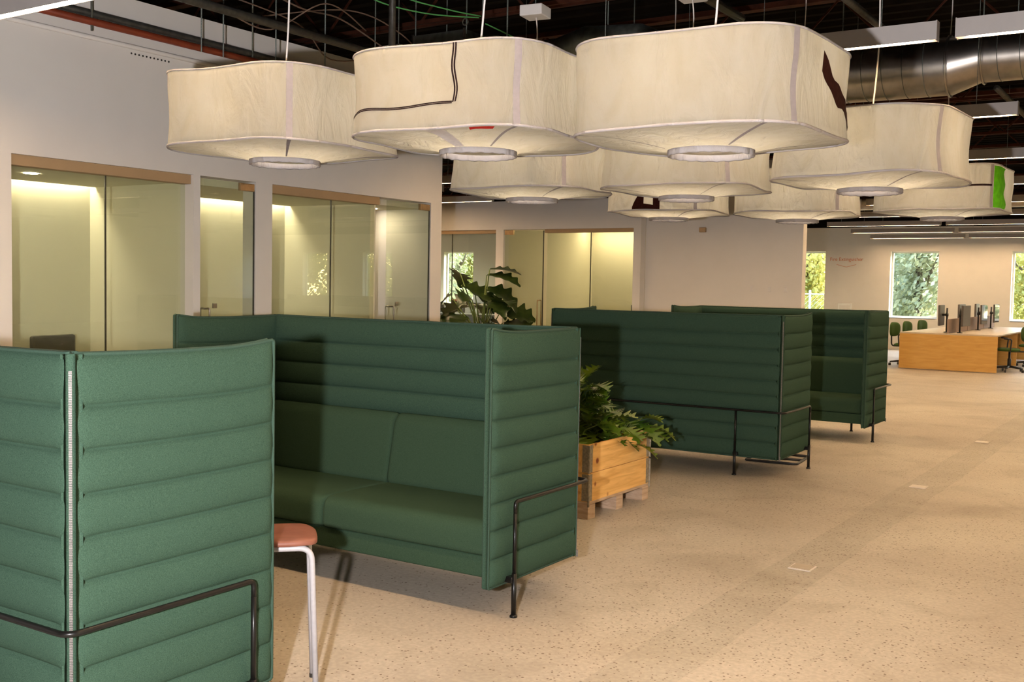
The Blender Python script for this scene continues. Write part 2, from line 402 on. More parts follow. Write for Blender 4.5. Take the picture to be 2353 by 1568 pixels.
for i, (a, c, z0, z1) in enumerate(fill_owins):
    r = empty('window_%d' % (i+41), (XL-.15, (a+c)/2, z0)); struct(r); hw = (c-a)/2; H = z1-z0
    MB().box(-.006, -hw, 0, .006, hw, H).build('pane', m_glass, r)
# left office block
XW = -7.0; HEAD = 2.425; HT = 3.70
wall_x('wall_left', XW-.16, XW, YB, 9.29, 0, HT, [(4.345, 5.93, 0, HEAD), (6.0, 6.61, 0, HEAD), (6.805, 9.10, 0, HEAD)])
wall_y('wall_end', 9.15, 9.29, -8.5, XW-.16, 0, HT)
wall_x('wall_office', -8.5, -8.36, YB, 9.15, 0, HT, mat=m_int)
for y0, y1 in ((3.55, 3.65), (5.93, 6.0), (8.31, 8.39)):
    wall_y('wall_partition', y0, y1, -8.36, XW-.16, 0, 2.50, mat=m_int)
for y0, y1 in ((3.65, 5.93), (6.0, 8.31), (8.39, 9.15)):
    struct(MB().box(-8.28, y0, 2.365, XW-.16, y1, 2.50).build('ceiling', m_int))
    struct(MB().box(-8.36, y0, 2.50, XW-.16, y1, 2.54).build('ceiling', m_int))
    cv = MB().box(-8.355, y0+.03, 2.44, -8.30, y1-.03, 2.46).build('cove_light', m_cove)
    tag(cv, {3.65: 'bright cove light over the back wall of the leftmost glass office',
             6.0: 'bright cove light over the back wall of the middle glass office',
             8.39: 'bright cove light in the glass office nearest the wall corner'}[y0], 'light')
    dl = MB().lathe([(0, 0), (.05, 0), (.055, .003), (0, .003)], 20).build('downlight', m_down); dl.location = (-7.62, (y0+y1)/2+.1, 2.36)  # middle and corner downlights are added to brighten their offices
    tag(dl, {3.65: 'small round ceiling downlight in the leftmost glass office', 6.0: 'small round ceiling downlight added to brighten the middle glass office', 8.39: 'small round ceiling downlight added for the glass office nearest the wall corner'}[y0], 'light')
# lintel soffits
for a, c in ((4.345, 5.93), (6.805, 8.30)):
    struct(MB().box(XW-.13, a+.002, HEAD-.075, XW-.03, c-.002, HEAD+.002).build('trim_1', m_soffit))
# glazing of the left offices: fixed panes set back, doors flush
def pane_x(name, x, y0, y1, z0=0.02, z1=HEAD-.012, t=.012, lab=None, mat=m_glassoff):
    r = empty(name, (x, y0, 0)); struct(r)
    MB().box(-t/2, 0.004, z0, t/2, y1-y0-.004, z1).build('pane', mat, r)
    MB().box(-.006, -.005, z0, .006, .004, z1).build('glass_edge', m_edge, r)
    return r
pane_x('window_21', XW-.10, 4.35, 5.17); pane_x('window_22', XW-.10, 5.17, 5.925)
pane_x('window_23', XW-.10, 6.81, 7.665); pane_x('window_24', XW-.10, 7.665, 8.295)
def glass_door_x(name, y0, y1, hy):
    r = empty(name, (XW-.02, y0, 0)); struct(r); wd = y1-y0
    MB().box(-.006, .008, .02, .006, wd-.008, HEAD-.02).build('door_pane', m_glassoff, r)
    MB().box(-.007, wd-.008, .02, .007, wd-.001, HEAD-.07).build('glass_edge', m_edge, r)
    MB().box(-.018, wd-.17, HEAD-.085, .018, wd-.012, HEAD-.02).build('pivot_fitting', m_brass, r, bevel=.004)
    MB().box(-.018, wd-.17, .02, .018, wd-.012, .09).build('pivot_fitting', m_brass, r, bevel=.004)
    h = MB()
    for s in (-1, 1):
        h.tube(bend([(0, hy, 1.33), (s*.055, hy, 1.335), (s*.055, hy, .85), (0, hy, .85)], .02), .008, 8)
    h.build('door_handle', m_steel, r, smooth=True)
    MB().box(.008, hy+.07, 1.335, .02, hy+.11, 1.375).build('lock', m_steel, r)
glass_door_x('door_1', 6.0, 6.61, .07); glass_door_x('door_2', 8.39, 9.10, .07)
# middle glass wall and the solid wall right of it
YM = 14.1; MT = 2.875
wall_y('wall_middle', YM, YM+.15, XL, -7.0, 0, MT, [(-11.0, -9.545, 0, 2.43), (-9.40, -7.12, 0, 2.43)])
wall_y('wall_middle_right', YM+.16, YM+.31, -7.0, -4.657, 0, MT)
for a, c in ((-11.0, -9.545), (-8.66, -7.12)):
    struct(MB().box(a+.002, YM+.03, 2.375, c-.002, YM+.14, 2.432).build('trim_2', m_soffit))
def pane_y(name, x0, x1, y, z1=2.40):
    r = empty(name, (x0, y, 0)); struct(r)
    MB().box(.004, -.006, .02, x1-x0-.004, .006, z1).build('pane', m_glassoff, r)
    MB().box(x1-x0-.006, -.007, .02, x1-x0+.006, .007, z1).build('glass_edge', m_edge, r)
pane_y('window_25', -10.99, -10.47, YM+.1); pane_y('window_26', -10.47, -9.555, YM+.1)
pane_y('window_27', -8.65, -7.88, YM+.1); pane_y('window_28', -7.88, -7.13, YM+.1)
r = empty('door_3', (-9.39, YM+.02, 0)); struct(r)
MB().box(.01, -.006, .02, .72, .006, 2.41).build('door_pane', m_glassoff, r)
MB().box(.715, -.008, .02, .727, .008, 2.41).build('glass_edge', m_edge, r)
MB().box(.01, -.018, 2.35, .17, .018, 2.42).build('pivot_fitting', m_brass, r)
h = MB()
for s in (-1, 1): h.tube(bend([(.66, 0, 1.335), (.66, s*.055, 1.335), (.66, s*.055, .85), (.66, 0, .85)], .02), .009, 8)
h.build('door_handle', m_brass, r, smooth=True)
# room behind the middle glass
wall_y('wall_back_office', 17.0, 17.1, -9.5, -7.0, 0, 2.6, mat=m_int)
wall_x('wall_back_office_left', -9.5, -9.40, YM+.15, 17.0, 0, 2.6, mat=m_int)
wall_x('wall_back_office_right', -7.1, -7.0, YM+.31, 17.0, 0, 2.6, mat=m_int)
struct(MB().box(-9.5, YM+.15, 2.6, -7.0, 17.1, 2.7).build('ceiling', m_int))
m_cove2 = emis('dim_led', (1.0, .80, .50), 22.0)
tag(MB().box(-9.3, 16.6, 2.55, -7.2, 16.75, 2.595).build('ceiling_light', m_cove2), 'warm ceiling strip light in the glass room behind the middle wall', 'light')
# ------------------------------------------------------------------ outside
struct(MB().box(-60, YF+.3, -.6, 60, 90, -.4).box(XR+.3, YB, -.6, 60, YF+.3, -.4).build('ground', m_lawn))
def tree_mesh(rx, rz, n, seed, lo, hi):
    rnd = random.Random(seed); b = MB(); C = []
    for k in range(46):
        d = Vector((rnd.gauss(0, 1), rnd.gauss(0, 1), rnd.gauss(0, 1))).normalized()*(rnd.random()**.5)
        C.append(Vector((d.x*rx, d.y*rx, d.z*rz)))
    for k in range(n):
        c = rnd.choice(C) + Vector((max(-.4, min(.4, rnd.gauss(0, .3))), max(-.4, min(.4, rnd.gauss(0, .3))), rnd.gauss(0, .4)))
        s = rnd.uniform(lo, hi); a = Vector((rnd.gauss(0, 1), rnd.gauss(0, 1), rnd.gauss(0, 1))).normalized(); e = a.orthogonal().normalized()
        f = a.cross(e)
        b.add([c-e*s, c+f*s*.55, c+e*s, c-f*s*.55], [(0, 1, 2, 3)])
    return b
tree_a = None; tree_b = None
spots = [(-8.5+3.95*k, 38.2) for k in range(-7, 8)] + [(-8.5+3.95*k+1.97, 43.5) for k in range(-7, 8)] + [(-8.5+3.95*k, 38.2) for k in range(8, 12)] + [(25.5, 3+4.4*k) for k in range(0, 4)]
for i, (x, y) in enumerate(spots):
    yel = (i % 2 == 0) and i != 2
    if yel and tree_a: t = copy_tree(tree_a)
    elif (not yel) and tree_b: t = copy_tree(tree_b)
    else:
        t = empty('tree', (x, y, -.45))
        mb = tree_mesh(1.45, 2.3, 5400, 3+i, .07, .13)
        cr = mb.build('crown', m_tree_y if yel else m_tree_g, t); cr.location = (0, 0, 2.45)
        tb = MB(); tb.tube([(0, 0, 0), (.05, 0, 1.2), (0, .1, 3.0), (.15, .1, 4.5)], [.2, .15, .1, .03], 8)
        for q in range(5):
            a = q*1.3; tb.tube([(0, .05, 1.6+q*.4), (cos(a)*.9, sin(a)*.9, 2.6+q*.4), (cos(a)*1.2, sin(a)*1.2, 3.2+q*.4)], [.07, .045, .02], 6)
        tb.build('trunk', m_bark, t, smooth=True)
        if yel: tree_a = t
        else: tree_b = t
    t.location = (x, y, -.45); t.rotation_euler = (0, 0, i*1.7); s = 1.0+.15*sin(i*2.1); t.scale = (1, 1, s)
    tag(t, 'yellow-green tree outside the far windows' if yel else 'grey-green tree outside the far windows', 'tree', 'yellow-green trees outside' if yel else 'grey-green trees outside')
fr_ = empty('chain_link_fence', (-13.5, 33.6, -.4), 0, 'grey chain-link fence outside the far window beside the solid wall', 'fence')
fb = MB()
for k in range(0, 27):
    for s in (-1, 1):
        x0 = k*.15; x1 = min(3.95, max(0, x0+s*1.75)); zt = .05+abs(x1-x0)
        fb.tube([(x0, 0, .05), (x1, 0, zt)], .007, 4) if zt > .2 else None
fb.build('mesh', m_fence, fr_)
for x in (0, 2.8, 3.95): MB().tube([(x, 0, 0), (x, 0, 1.95)], .035, 10).build('post', m_fence, fr_, smooth=True)
MB().tube([(-.1, 0, 1.82), (4.0, 0, 1.82)], .022, 8).build('top_rail', m_fence, fr_, smooth=True)

# ------------------------------------------------------------------ high-back sofas
SEAM = [1.36, 1.206, 1.076, .944, .814, .685, .554, .425, .29, .156]
SW, SD, ST = 2.254, .84, .062
def panel(L, nu, place, seams=SEAM, liftfront=True, seed=0.0):
    """quilted slab: place(u, n, z) -> point; returns (fabric MB, piping MB)"""
    us = [0, .006, .014, .026, .045, .075] ; us = us + [.075+(L-.15)*k/nu for k in range(1, nu)] + [L-x for x in reversed(us)]
    zs = []
    for a, c in zip(seams[:-1], seams[1:]):
        for k in range(9):
            tt = (0, .04, .11, .24, .42, .58, .76, .89, .96)[k]; zs.append((a+(c-a)*tt, tt))
    zs.append((seams[-1], 0.0))
    top, bot = seams[0], seams[-1]; NU, NZ = len(us), len(zs)
    def half(u, z, t, side):
        d = min(max(0, u-.013) if liftfront else u, L-u); e = sqrt(max(0, 1-(1-min(d/.05, 1))**2))
        dz = min(top-z, z-bot); ez = sqrt(max(0, 1-(1-min(dz/.035, 1))**2))
        puff = .025*sqrt(max(0, 1-abs(2*t-1)**2.2))-.006
        db = (L-u) if liftfront else min(u, L-u); fb_ = min(1, max(0, db-.01)/.075); puff = .014+(puff-.014)*fb_*fb_*(3-2*fb_)
        wr = .0025*noise.noise(Vector((u*5, z*7, seed+side*3)))
        return .012 + (ST/2-.026)*min(e, ez) + (puff+wr)*e*min(1, .35+ez) + .002*ez*e
    def zz(u, z, t):
        q = (z-bot)/(top-bot)
        lift = .016*max(0, 1-u/.22)**2 if liftfront else 0
        wob = .0035*noise.noise(Vector((u*3.1+seed, z*2.3, 1.7)))
        sag = -.007*sin(pi*u/L) if liftfront else -.005*sin(pi*u/L)
        return z + (lift+sag)*q**3 + wob*(1 if 0 < q < 1 else .6)
    b = MB()
    for side in (1, -1):
        b.grid(lambda i, j: place(us[i], side*half(us[i], zs[j][0], zs[j][1], side), zz(us[i], *zs[j])), NU, NZ, flip=(side < 0))
    n = NU*NZ
    ring = [i for i in range(NU)] + [j*NU+NU-1 for j in range(1, NZ)] + [(NZ-1)*NU+i for i in range(NU-2, -1, -1)] + [j*NU for j in range(NZ-2, 0, -1)]
    for k in range(len(ring)):
        a, c = ring[k], ring[(k+1) % len(ring)]; b.f.append((a, c, c+n, a+n))
    p = []
    if liftfront:   # one run: along the top, down the front edge, back along the bottom
        runs = [[(u, zs[0]) for u in reversed(us[2:-3])] + [(.006, z) for z in zs[1:-1]] + [(u, zs[-1]) for u in us[2:-3]]]
    else:
        runs = [[(u, zs[0]) for u in us[3:-3]], [(u, zs[-1]) for u in us[3:-3]]]
    for side in (1, -1):
        for per in runs: p.append(MB().tube([place(u, side*.0135, zz(u, *z)) for u, z in per], .0062, 6))
    return b, p
def slabprof(b, prof, x0, x1, inset=.02, rnd=.035, n=10):
    """extrude a (y,z) profile along x with pillowed ends"""
    cy = sum(p[0] for p in prof)/len(prof); cz = sum(p[1] for p in prof)/len(prof)
    xs = [0, .25, .5, .75, 1]; st = [(x0+rnd*t, sqrt(max(0, 1-(1-t)**2))) for t in xs] + [(x1-rnd*t, sqrt(max(0, 1-(1-t)**2))) for t in reversed(xs)]
    k = len(prof)
    def P(i, j):
        x, e = st[j]; y, z = prof[i]; d = sqrt((y-cy)**2+(z-cz)**2) or 1; s = 1-(inset*(1-e))/d
        return (x, cy+(y-cy)*s, cz+(z-cz)*s)
    m = len(b.v); b.grid(P, k, len(st), closeu=True, flip=True)
    b.f.append(tuple(m+i for i in range(k))); b.f.append(tuple(m+(len(st)-1)*k+i for i in reversed(range(k))))
def rprof(pts, r, n=5):
    P = pts+[pts[0], pts[1]]; out = []
    for i in range(1, len(P)-1):
        p = Vector((*P[i], 0)); a = Vector((*P[i-1], 0))-p; c = Vector((*P[i+1], 0))-p; ri = r[i % len(pts)] if isinstance(r, list) else r
        rr = min(ri, a.length*.45, c.length*.45); p0 = p+a.normalized()*rr; p1 = p+c.normalized()*rr
        for k in range(n+1):
            t = k/n; q = p0*(1-t)**2+p*2*t*(1-t)+p1*t*t; out.append((q.x, q.y))
    return out
def make_sofa():
    R = empty('high_back_sofa'); xi = SW/2-ST-.012
    for s in (1, -1):
        b, p = panel(SD-.012, 14, lambda u, n, z: (s*(SW/2-ST/2-.012) + s*n, -SD/2+u, z), seed=s*2.0)
        if s < 0: b.f = [f[::-1] for f in b.f]
        o = b.build('side_panel', m_green, R, smooth=True); [q.build('piping', m_pipe, o, smooth=True) for q in p]
    b, p = panel(SW-.024, 30, lambda u, n, z: (SW/2-.012-u, SD/2-ST/2-.012 + n, z), liftfront=False, seed=9.0)
    o = b.build('back_panel', m_green, R, smooth=True); [q.build('piping', m_pipe, o, smooth=True) for q in p]
    for s in (1, -1):
        z = MB(); x, y = s*(SW/2-.024), SD/2-.024
        z.tube([(x, y, .17), (x, y, 1.315)], .0055, 8)
        for k in range(228): z.obox((x+s*.003, y+.003, .174+k*.005), (.0048, .0048, .0019), rz=pi/4)
        zo = z.build('zipper', m_zip, R); 
        MB().obox((x+s*.008, y+.008, .165), (.006, .006, .018), rz=pi/4).build('zip_pull', m_zip, zo, bevel=.002)
    # seat base apron, seat cushions, back cushions
    b = MB(); slabprof(b, rprof([(-.355, .186), (.33, .186), (.33, .292), (-.355, .292)], .012), -xi, xi, .006, .012)
    b.build('seat_base', m_green2, R, smooth=True)
    for x0, x1 in ((-xi+.004, -.002), (.002, xi-.004)):
        b = MB(); slabprof(b, rprof([(-.372, .292), (.30, .30), (.30, .445), (-.02, .458), (-.362, .452)], [.03, .02, .02, .3, .075], 6), x0, x1, .022, .035)
        b.build('seat_cushion', m_green2, R, smooth=True)
        b = MB(); slabprof(b, rprof([(.155, .43), (.35, .42), (.355, .80), (.27, .845), (.222, .80)], [.05, .02, .02, .03, .07], 6), x0, x1, .022, .035)
        b.build('back_cushion', m_green2, R, smooth=True)
    # black tube frame
    yl, zr, xo, yo = -.273, .555, SW/2+.026, SD/2+.026
    rail = bend([(xo, yl, .50), (xo, yl, zr), (xo, yo, zr), (-xo, yo, zr), (-xo, yl, zr), (-xo, yl, .50)], .05, 8)
    MB().tube(rail, .0095, 10).build('rail', m_black, R, smooth=True)
    xb = SW/2-.392
    for x, y, top in ((xo, yl, .50), (-xo, yl, .50), (xb, yo, zr), (-xb, yo, zr)):
        lg = MB(); lg.tube([(x, y, top), (x, y, .205)], .0095, 10); lg.tube([(x, y, .21), (x, y, .008)], .0125, 10)
        lo = lg.build('leg', m_black, R, smooth=True)
        MB().lathe([(.0, 0), (.019, 0), (.019, .008), (.012, .014), (0, .014)], 14, (x, y, 0)).build('foot', m_black, lo, smooth=True)
        sx = 1 if x > 0 else -1
        if y < 0: lo2 = MB().box(x-sx*.10, y-.02, .165, x, y+.02, .195)
        else: lo2 = MB().box(x-.02, y-.12, .165, x+.02, y, .195)
        lo2.build('bracket', m_black, lo, bevel=.004)
    return R
sofa = make_sofa()
poses = [(-3.874, 4.49, .004, 'green high-back sofa facing the camera, its two seat cushions showing, behind the nearest sofa'),
         (-3.856, 2.271, pi+.009, 'nearest green high-back sofa seen from behind at lower left, brightly lit'),
         (-4.077, 9.019, pi+.016, 'dark green high-back sofa seen from behind, beyond the wooden planter crate'),
         (-4.064, 11.64, .003, 'farthest dark green high-back sofa, its open front turned to the camera')]
for i, (x, y, a, lab) in enumerate(poses):
    o = sofa if i == 0 else copy_tree(sofa)
    o.location = (x, y, 0); o.rotation_euler = (0, 0, a); tag(o, lab, 'sofa', 'green high-back sofas')

# ------------------------------------------------------------------ lanterns
LS, LR, LH = 1.0, .27, .365
def rim_pts(n=96, s=LS, r=LR):
    """even points round a rounded square; start at middle of the +X side, counter-clockwise"""
    seg = s-2*r; per = 4*seg+2*pi*r; out = []
    for i in range(n):
        d = per*i/n; x, y = s/2, 0.0; d0 = d
        # walk
        parts = [('l', seg/2), ('a', pi*r/2), ('l', seg), ('a', pi*r/2), ('l', seg), ('a', pi*r/2), ('l', seg), ('a', pi*r/2), ('l', seg/2)]
        px, py, ang = s/2, 0.0, pi/2
        for k, ln in parts:
            t = min(d, ln)
            if k == 'l': px += cos(ang)*t; py += sin(ang)*t
            else:
                cx_, cy_ = px+cos(ang+pi/2)*r, py+sin(ang+pi/2)*r; a = t/r
                px, py = cx_+cos(ang-pi/2+a)*r, cy_+sin(ang-pi/2+a)*r; ang += a
            d -= t
            if d <= 1e-9: break
        out.append(Vector((px, py, 0)))
    return out
RP = rim_pts(128)
def rimat(s):
    s = (s % 1.0)*128; i = int(s); t = s-i; return RP[i % 128]*(1-t)+RP[(i+1) % 128]*t
RIMZ = .075
def side_pt(s, t, seed, off=0.0, sc=1.0):
    """t 0..1 up the side"""
    p = rimat(s)*sc; e = (rimat(s+.004)-rimat(s-.004)).normalized(); n = Vector((e.y, -e.x, 0))
    q = sin(pi*t)
    w = .020*noise.noise(Vector((p.x*4+seed, p.y*4, t*1.2)))*q + .009*noise.noise(Vector((p.x*11, p.y*11+seed, t*2)))*q - .010*q
    dz = .016*noise.noise(Vector((p.x*2.2, p.y*2.2+seed, t*.6)))
    return p + n*(w+off) + Vector((0, 0, RIMZ+LH*t+dz))
def cone_pt(s, t, seed, r0, z0, up, off=0.0, sc=1.0):
    """t 0 at hoop, 1 at rim; up=False bottom, True top"""
    rim = side_pt(s, 1.0 if up else 0.0, seed, 0, sc); a = atan2(rim.y, rim.x); q = Vector((cos(a)*r0, sin(a)*r0, z0))
    p = q*(1-t)+rim*t; fold = sin(pi*t)
    w = .010*noise.noise(Vector((a*5, t*1.5, seed)))*fold+.006*noise.noise(Vector((a*14, t, seed+4)))*fold
    return p + Vector((0, 0, (-1 if not up else 1)*(off) + w + (.012 if not up else -.012)*fold))
RING_R, TOPZ = .183, .075+.365+.055
def make_lantern(name, loc, rz, seed, label, seams=(.125,), deco=None, canopy=3.5, cordbend=.03, sc=1.0, cordto=None):
    R = empty(name, loc, rz, label, 'pendant lamp', 'square cloth lantern lamps')
    N = 128; b = MB(); rows = []
    for k in range(0, 9): rows.append(('b', k/8))
    for k in range(1, 13): rows.append(('s', k/12))
    for k in range(1, 8): rows.append(('t', 1-k/8))
    def P(i, j):
        k, t = rows[j]; s = i/N
        if k == 'b': return cone_pt(s, t, seed, RING_R, .03, False, 0, sc)
        if k == 's': return side_pt(s, t, seed, 0, sc)
        return cone_pt(s, t, seed, .16, TOPZ, True, 0, sc)
    b.grid(P, N, len(rows), closeu=True)
    sh = b.build('shade', m_lant, R, smooth=True)
    MB().tube([side_pt(i/N, 0, seed, .001, sc) for i in range(N)], .0065, 6, closed=True).build('rim_piping', m_hoop, sh, smooth=True)
    MB().tube([side_pt(i/N, 1, seed, .001, sc) for i in range(N)], .005, 6, closed=True).build('rim_piping', m_hoop, sh, smooth=True)
    hb = MB(); hn = 64
    prof = [(RING_R-.003, .033), (RING_R+.003, .031), (RING_R+.004, .008), (RING_R, .004), (RING_R-.005, .008), (RING_R-.004, .033)]
    hb.grid(lambda i, j: (prof[j][0]*cos(2*pi*i/hn), prof[j][0]*sin(2*pi*i/hn), prof[j][1]+.002*sin(i*1.9)*(j in (2, 3, 4))), hn, len(prof), closeu=True)
    hb.build('hoop', m_hoop, R, smooth=True)
    tb = MB(); tb.lathe([(0, TOPZ+.002), (.15, TOPZ+.002), (.168, TOPZ-.004), (.168, TOPZ-.012), (0, TOPZ-.012)], 40); tb.build('top_cap', m_hoop, R, smooth=True)
    for s in seams:
        q = MB(); wd = .0045
        q.grid(lambda i, j: side_pt(s+(i-1)*wd, j/12, seed, .003, sc), 3, 13)
        q.build('seam_tape', m_seam, sh, smooth=True)
    for s in (.125, .375, .625, .875):
        q = MB(); q.grid(lambda i, j: cone_pt(s+(i-1)*.003*(1), .06+.92*j/10, seed, RING_R, .03, False, .003, sc), 3, 11)
        q.build('seam_tape', m_seam, sh, smooth=True)
    if deco: deco(sh, seed, sc)
    # bulb, socket, cord, canopy, rod
    bb = MB().lathe([(0, .27), (.028, .275), (.045, .295), (.05, .32), (.043, .348), (.022, .375), (.018, .395)], 16)
    bo = bb.build('bulb', m_bulb, R, smooth=True)
    MB().lathe([(0, .39), (.022, .39), (.022, .45), (.008, .47), (0, .47)], 12).build('socket', m_white, R, smooth=True)
    cz = canopy-loc[2]; ct = cordto or (0, 0)
    path = []
    for k in range(15):
        t = k/14; path.append((ct[0]*t + cordbend*sin(pi*t)*(1 if t < .6 else .8)+.01*sin(t*9), ct[1]*t-.5*cordbend*sin(pi*t*1.3), TOPZ + (cz-TOPZ)*t))
    co = MB().tube([(0, 0, .46)]+path, .0048, 8).build('cord', m_cord, R, smooth=True)
    MB().box(ct[0]-.085, ct[1]-.085, cz, ct[0]+.085, ct[1]+.085, cz+.075).build('canopy', m_white, R, bevel=.006)
    MB().tube([(ct[0], ct[1], cz+.07), (ct[0], ct[1], 4.70-loc[2])], .005, 6).build('hanger_rod', m_rod, R)
    return R
def deco_braid(sh, seed, sc):
    for k in (0, 1):
        o = .0016*k*2.2
        q = MB(); q.grid(lambda i, j: side_pt(.79+.004*sin(j*.5)*.5+o+i*.0024, .30+.70*j/16, seed, .005, sc), 2, 17); q.build('dark_braid', m_navy, sh, smooth=True)
        q = MB(); q.grid(lambda i, j: side_pt(.79-.185*j/24, .30-.02*j/24+.016*sin(j*.45)-.02*k*.9-.035*(j/24)+.016*i, seed, .005, sc), 2, 25, flip=True); q.build('dark_braid', m_navy, sh, smooth=True)
    q = MB(); q.grid(lambda i, j: cone_pt(.815+.034*i/4, .80+.15*j/3, seed, RING_R, .03, False, .005, sc), 5, 4); q.build('red_patch', m_red, sh, smooth=True)
    q = MB(); q.grid(lambda i, j: cone_pt(.745+.03*i/4, .05+.85*j/8, seed, RING_R, .03, False, .0035, sc), 5, 9); q.build('pale_patch', m_lav, sh, smooth=True)
def deco_brownband(sh, seed, sc):
    q = MB()
    def P(i, j):
        u = j/20; s = .985+.148*u; t = .76-.62*u**.72+.02*sin(u*17)
        return side_pt(s, t+(i-.5)*.22*(1+.2*sin(u*23)), seed, .005, sc)
    q.grid(P, 2, 21); q.build('brown_band', m_brown, sh, smooth=True)
def deco_brownpatch(sh, seed, sc):
    q = MB()
    q.grid(lambda i, j: side_pt(.705+.032*j/8, .02+(.05+.50*(j/8)**.8)*i, seed, .005, sc), 2, 9)
    q.grid(lambda i, j: side_pt(.737+.045*j/8, .02+(.13-.05*j/8)*i, seed, .005, sc), 2, 9)
    q.grid(lambda i, j: side_pt(.763+.019*j/4, .08+.36*i, seed, .005, sc), 2, 5)
    q.build('brown_patch', m_brown, sh, smooth=True)
def deco_green(sh, seed, sc):
    q = MB(); q.grid(lambda i, j: side_pt(.90+(.075+.014*sin(j*.9))*i/5, .02+.94*j/14, seed, .006, sc), 6, 15); q.build('lime_patch', m_lime, sh, smooth=True)
    q = MB(); q.grid(lambda i, j: side_pt(.70+.195*j/20, .50+.045*i, seed, .005, sc), 2, 21); q.build('dark_stripe', m_navy, sh, smooth=True)
lanterns = [
 ((-4.159, 4.133, 2.185), 2, 'leftmost plain cloth lantern of the nearest row, in front of the white wall', (.875,), None, 4.42, .05),
 ((-2.969, 4.221, 2.182), 6, 'cloth lantern with a thin dark braid line and a small red patch', (.875,), deco_braid, 4.42, .05),
 ((-1.84, 4.36, 2.142), -2, 'largest-looking cloth lantern, nearest the camera, with a brown band on its right side', (.91,), deco_brownband, 4.42, .02),
 ((-4.105, 6.513, 2.162), 8, 'plain cloth lantern half hidden behind the braided one, before the middle glass wall', (.875,), None, 3.47, .02),
 ((-3.005, 6.722, 2.161), 4, 'plain cloth lantern in the centre, directly below and behind the largest-looking one', (.875,), None, 3.5, .02),
 ((-1.726, 6.476, 2.149), -3, 'plain cloth lantern in front of the silver duct, right of the brown-banded lantern', (.905,), None, 4.42, .03),
 ((-4.36, 9.36, 2.203), 3, 'small far cloth lantern with a dark brown letter-like patch', (.875,), deco_brownpatch, 4.42, .02),
 ((-3.13, 9.40, 2.166), 6, 'plain far cloth lantern between the brown-patched one and the green-patched one', (.875,), None, 4.42, .02),
 ((-2.06, 10.15, 2.214), -3, 'rightmost far cloth lantern with a lime green patch and a dark stripe', (.895,), deco_green, 4.42, .02)]
for i, (loc, rd, lab, sm, deco, cz, cb) in enumerate(lanterns):
    make_lantern('cloth_lantern', loc, RAD(rd), i*5.3, lab, sm, deco, cz, cb, 1.05 if i == 8 else 1.0)

# ------------------------------------------------------------------ linear pendant lights
def make_linear(L):
    R = empty('linear_pendant_light'); w_, h_ = .032, .10
    b = MB(); t = .004
    b.box(0, -w_, .0, L, -w_+t, h_); b.box(0, w_-t, .0, L, w_, h_); b.box(0, -w_+t, h_-t, L, w_-t, h_)
    b.box(0, -w_+t, 0, .004, w_-t, h_-t); b.box(L-.004, -w_+t, 0, L, w_-t, h_-t)
    b.build('housing', m_housing, R)
    for x in (0, L): MB().box(x-.003, -w_-.002, -.003, x+.003, w_+.002, h_+.003).build('end_cap', m_housing, R)
    MB().box(.05, -w_+t+.002, .006, L-.05, w_-t-.002, .012).build('diffuser', m_strip, R)
    for x in (.3, L-.3): MB().tube([(x, 0, h_-.002), (x, 0, 4.70-LZ)], .0025, 5).build('suspension_cable', m_rod, R)
    return R
LZ = 2.95; protos = {}
ordn = ['first', 'second', 'third', 'fourth', 'fifth', 'sixth', 'seventh', 'eighth', 'ninth', 'tenth', 'eleventh', 'twelfth']
def linear(x0, x1, y, lab, grp='linear pendant lights'):
    L = round(x1-x0, 3)
    if L in protos: o = copy_tree(protos[L])
    else: o = protos[L] = make_linear(L)
    o.location = (x0, y, LZ); tag(o, lab, 'pendant light', grp)
rows = {0: (-6.92, 6), 1: (-3.67, 6), 2: (-6.12, 9), 3: (-6.12, 9), 4: (-6.12, 9), 5: (-7.2, 6), 6: (-7.15, 4), 7: (-7.12, 0), 8: (-7.41, -1), 9: (-7.7, 4.2)}
for k, (xs, xe) in rows.items():
    y = 3.33+2.87*k; x = xs; q = 0
    while x+2.35 <= xe+2.4 and x < xe:
        lab = 'white linear pendant light, %s row from the near end, %s from the left' % (ordn[k], ordn[q])
        if k == 9 and x > -4.9: break
        linear(x, x+2.35, y, lab); x += 2.45; q += 1
for k, xa, nm in ((2, -12.2, 'nearest'), (3, -12.0, 'second'), (5, -18, 'first room'), (5, -13, 'second room'), (6, -18, 'third room'), (6, -13, 'fourth room')):  # unseen pendants added to brighten the passage and the room beyond
    linear(xa, xa+2.35, 3.33+2.87*k, 'unseen pendant light added for fill round the office corner, %s one' % nm)
for xa, ya in ((-25, 22.0), (-22.5, 22.0), (-20, 22.0), (-17.5, 22.0), (-23.5, 23.3), (-21, 23.3), (-18.5, 23.3), (-17.6, 26.2), (-15.15, 26.2), (-12.7, 26.2), (-17.6, 28.4), (-15.15, 28.4), (-12.7, 28.4), (-25.4, 27.2)):  # more pendants kept out of view, added to light the far wall
    linear(xa, xa+2.35, ya, 'unseen pendant light added to brighten the room past the glass wall')
linear(-12.1, -9.75, 12.95, 'unseen pendant light added round the office corner, last one before the glass wall')  # added out of view to lift the middle wall
linear(-10.5, -8.15, 10.62, 'unseen pendant light added behind the end of the white office wall')  # also added unseen, brightens the middle wall
linear(-9.2, -7.35, 3.33+2.87*3, 'short linear pendant light glowing past the corner of the white office wall, upper of two')
linear(-12.45, -10.10, 3.33+2.87*4, 'linear pendant light glowing past the corner of the white office wall, lower of two')

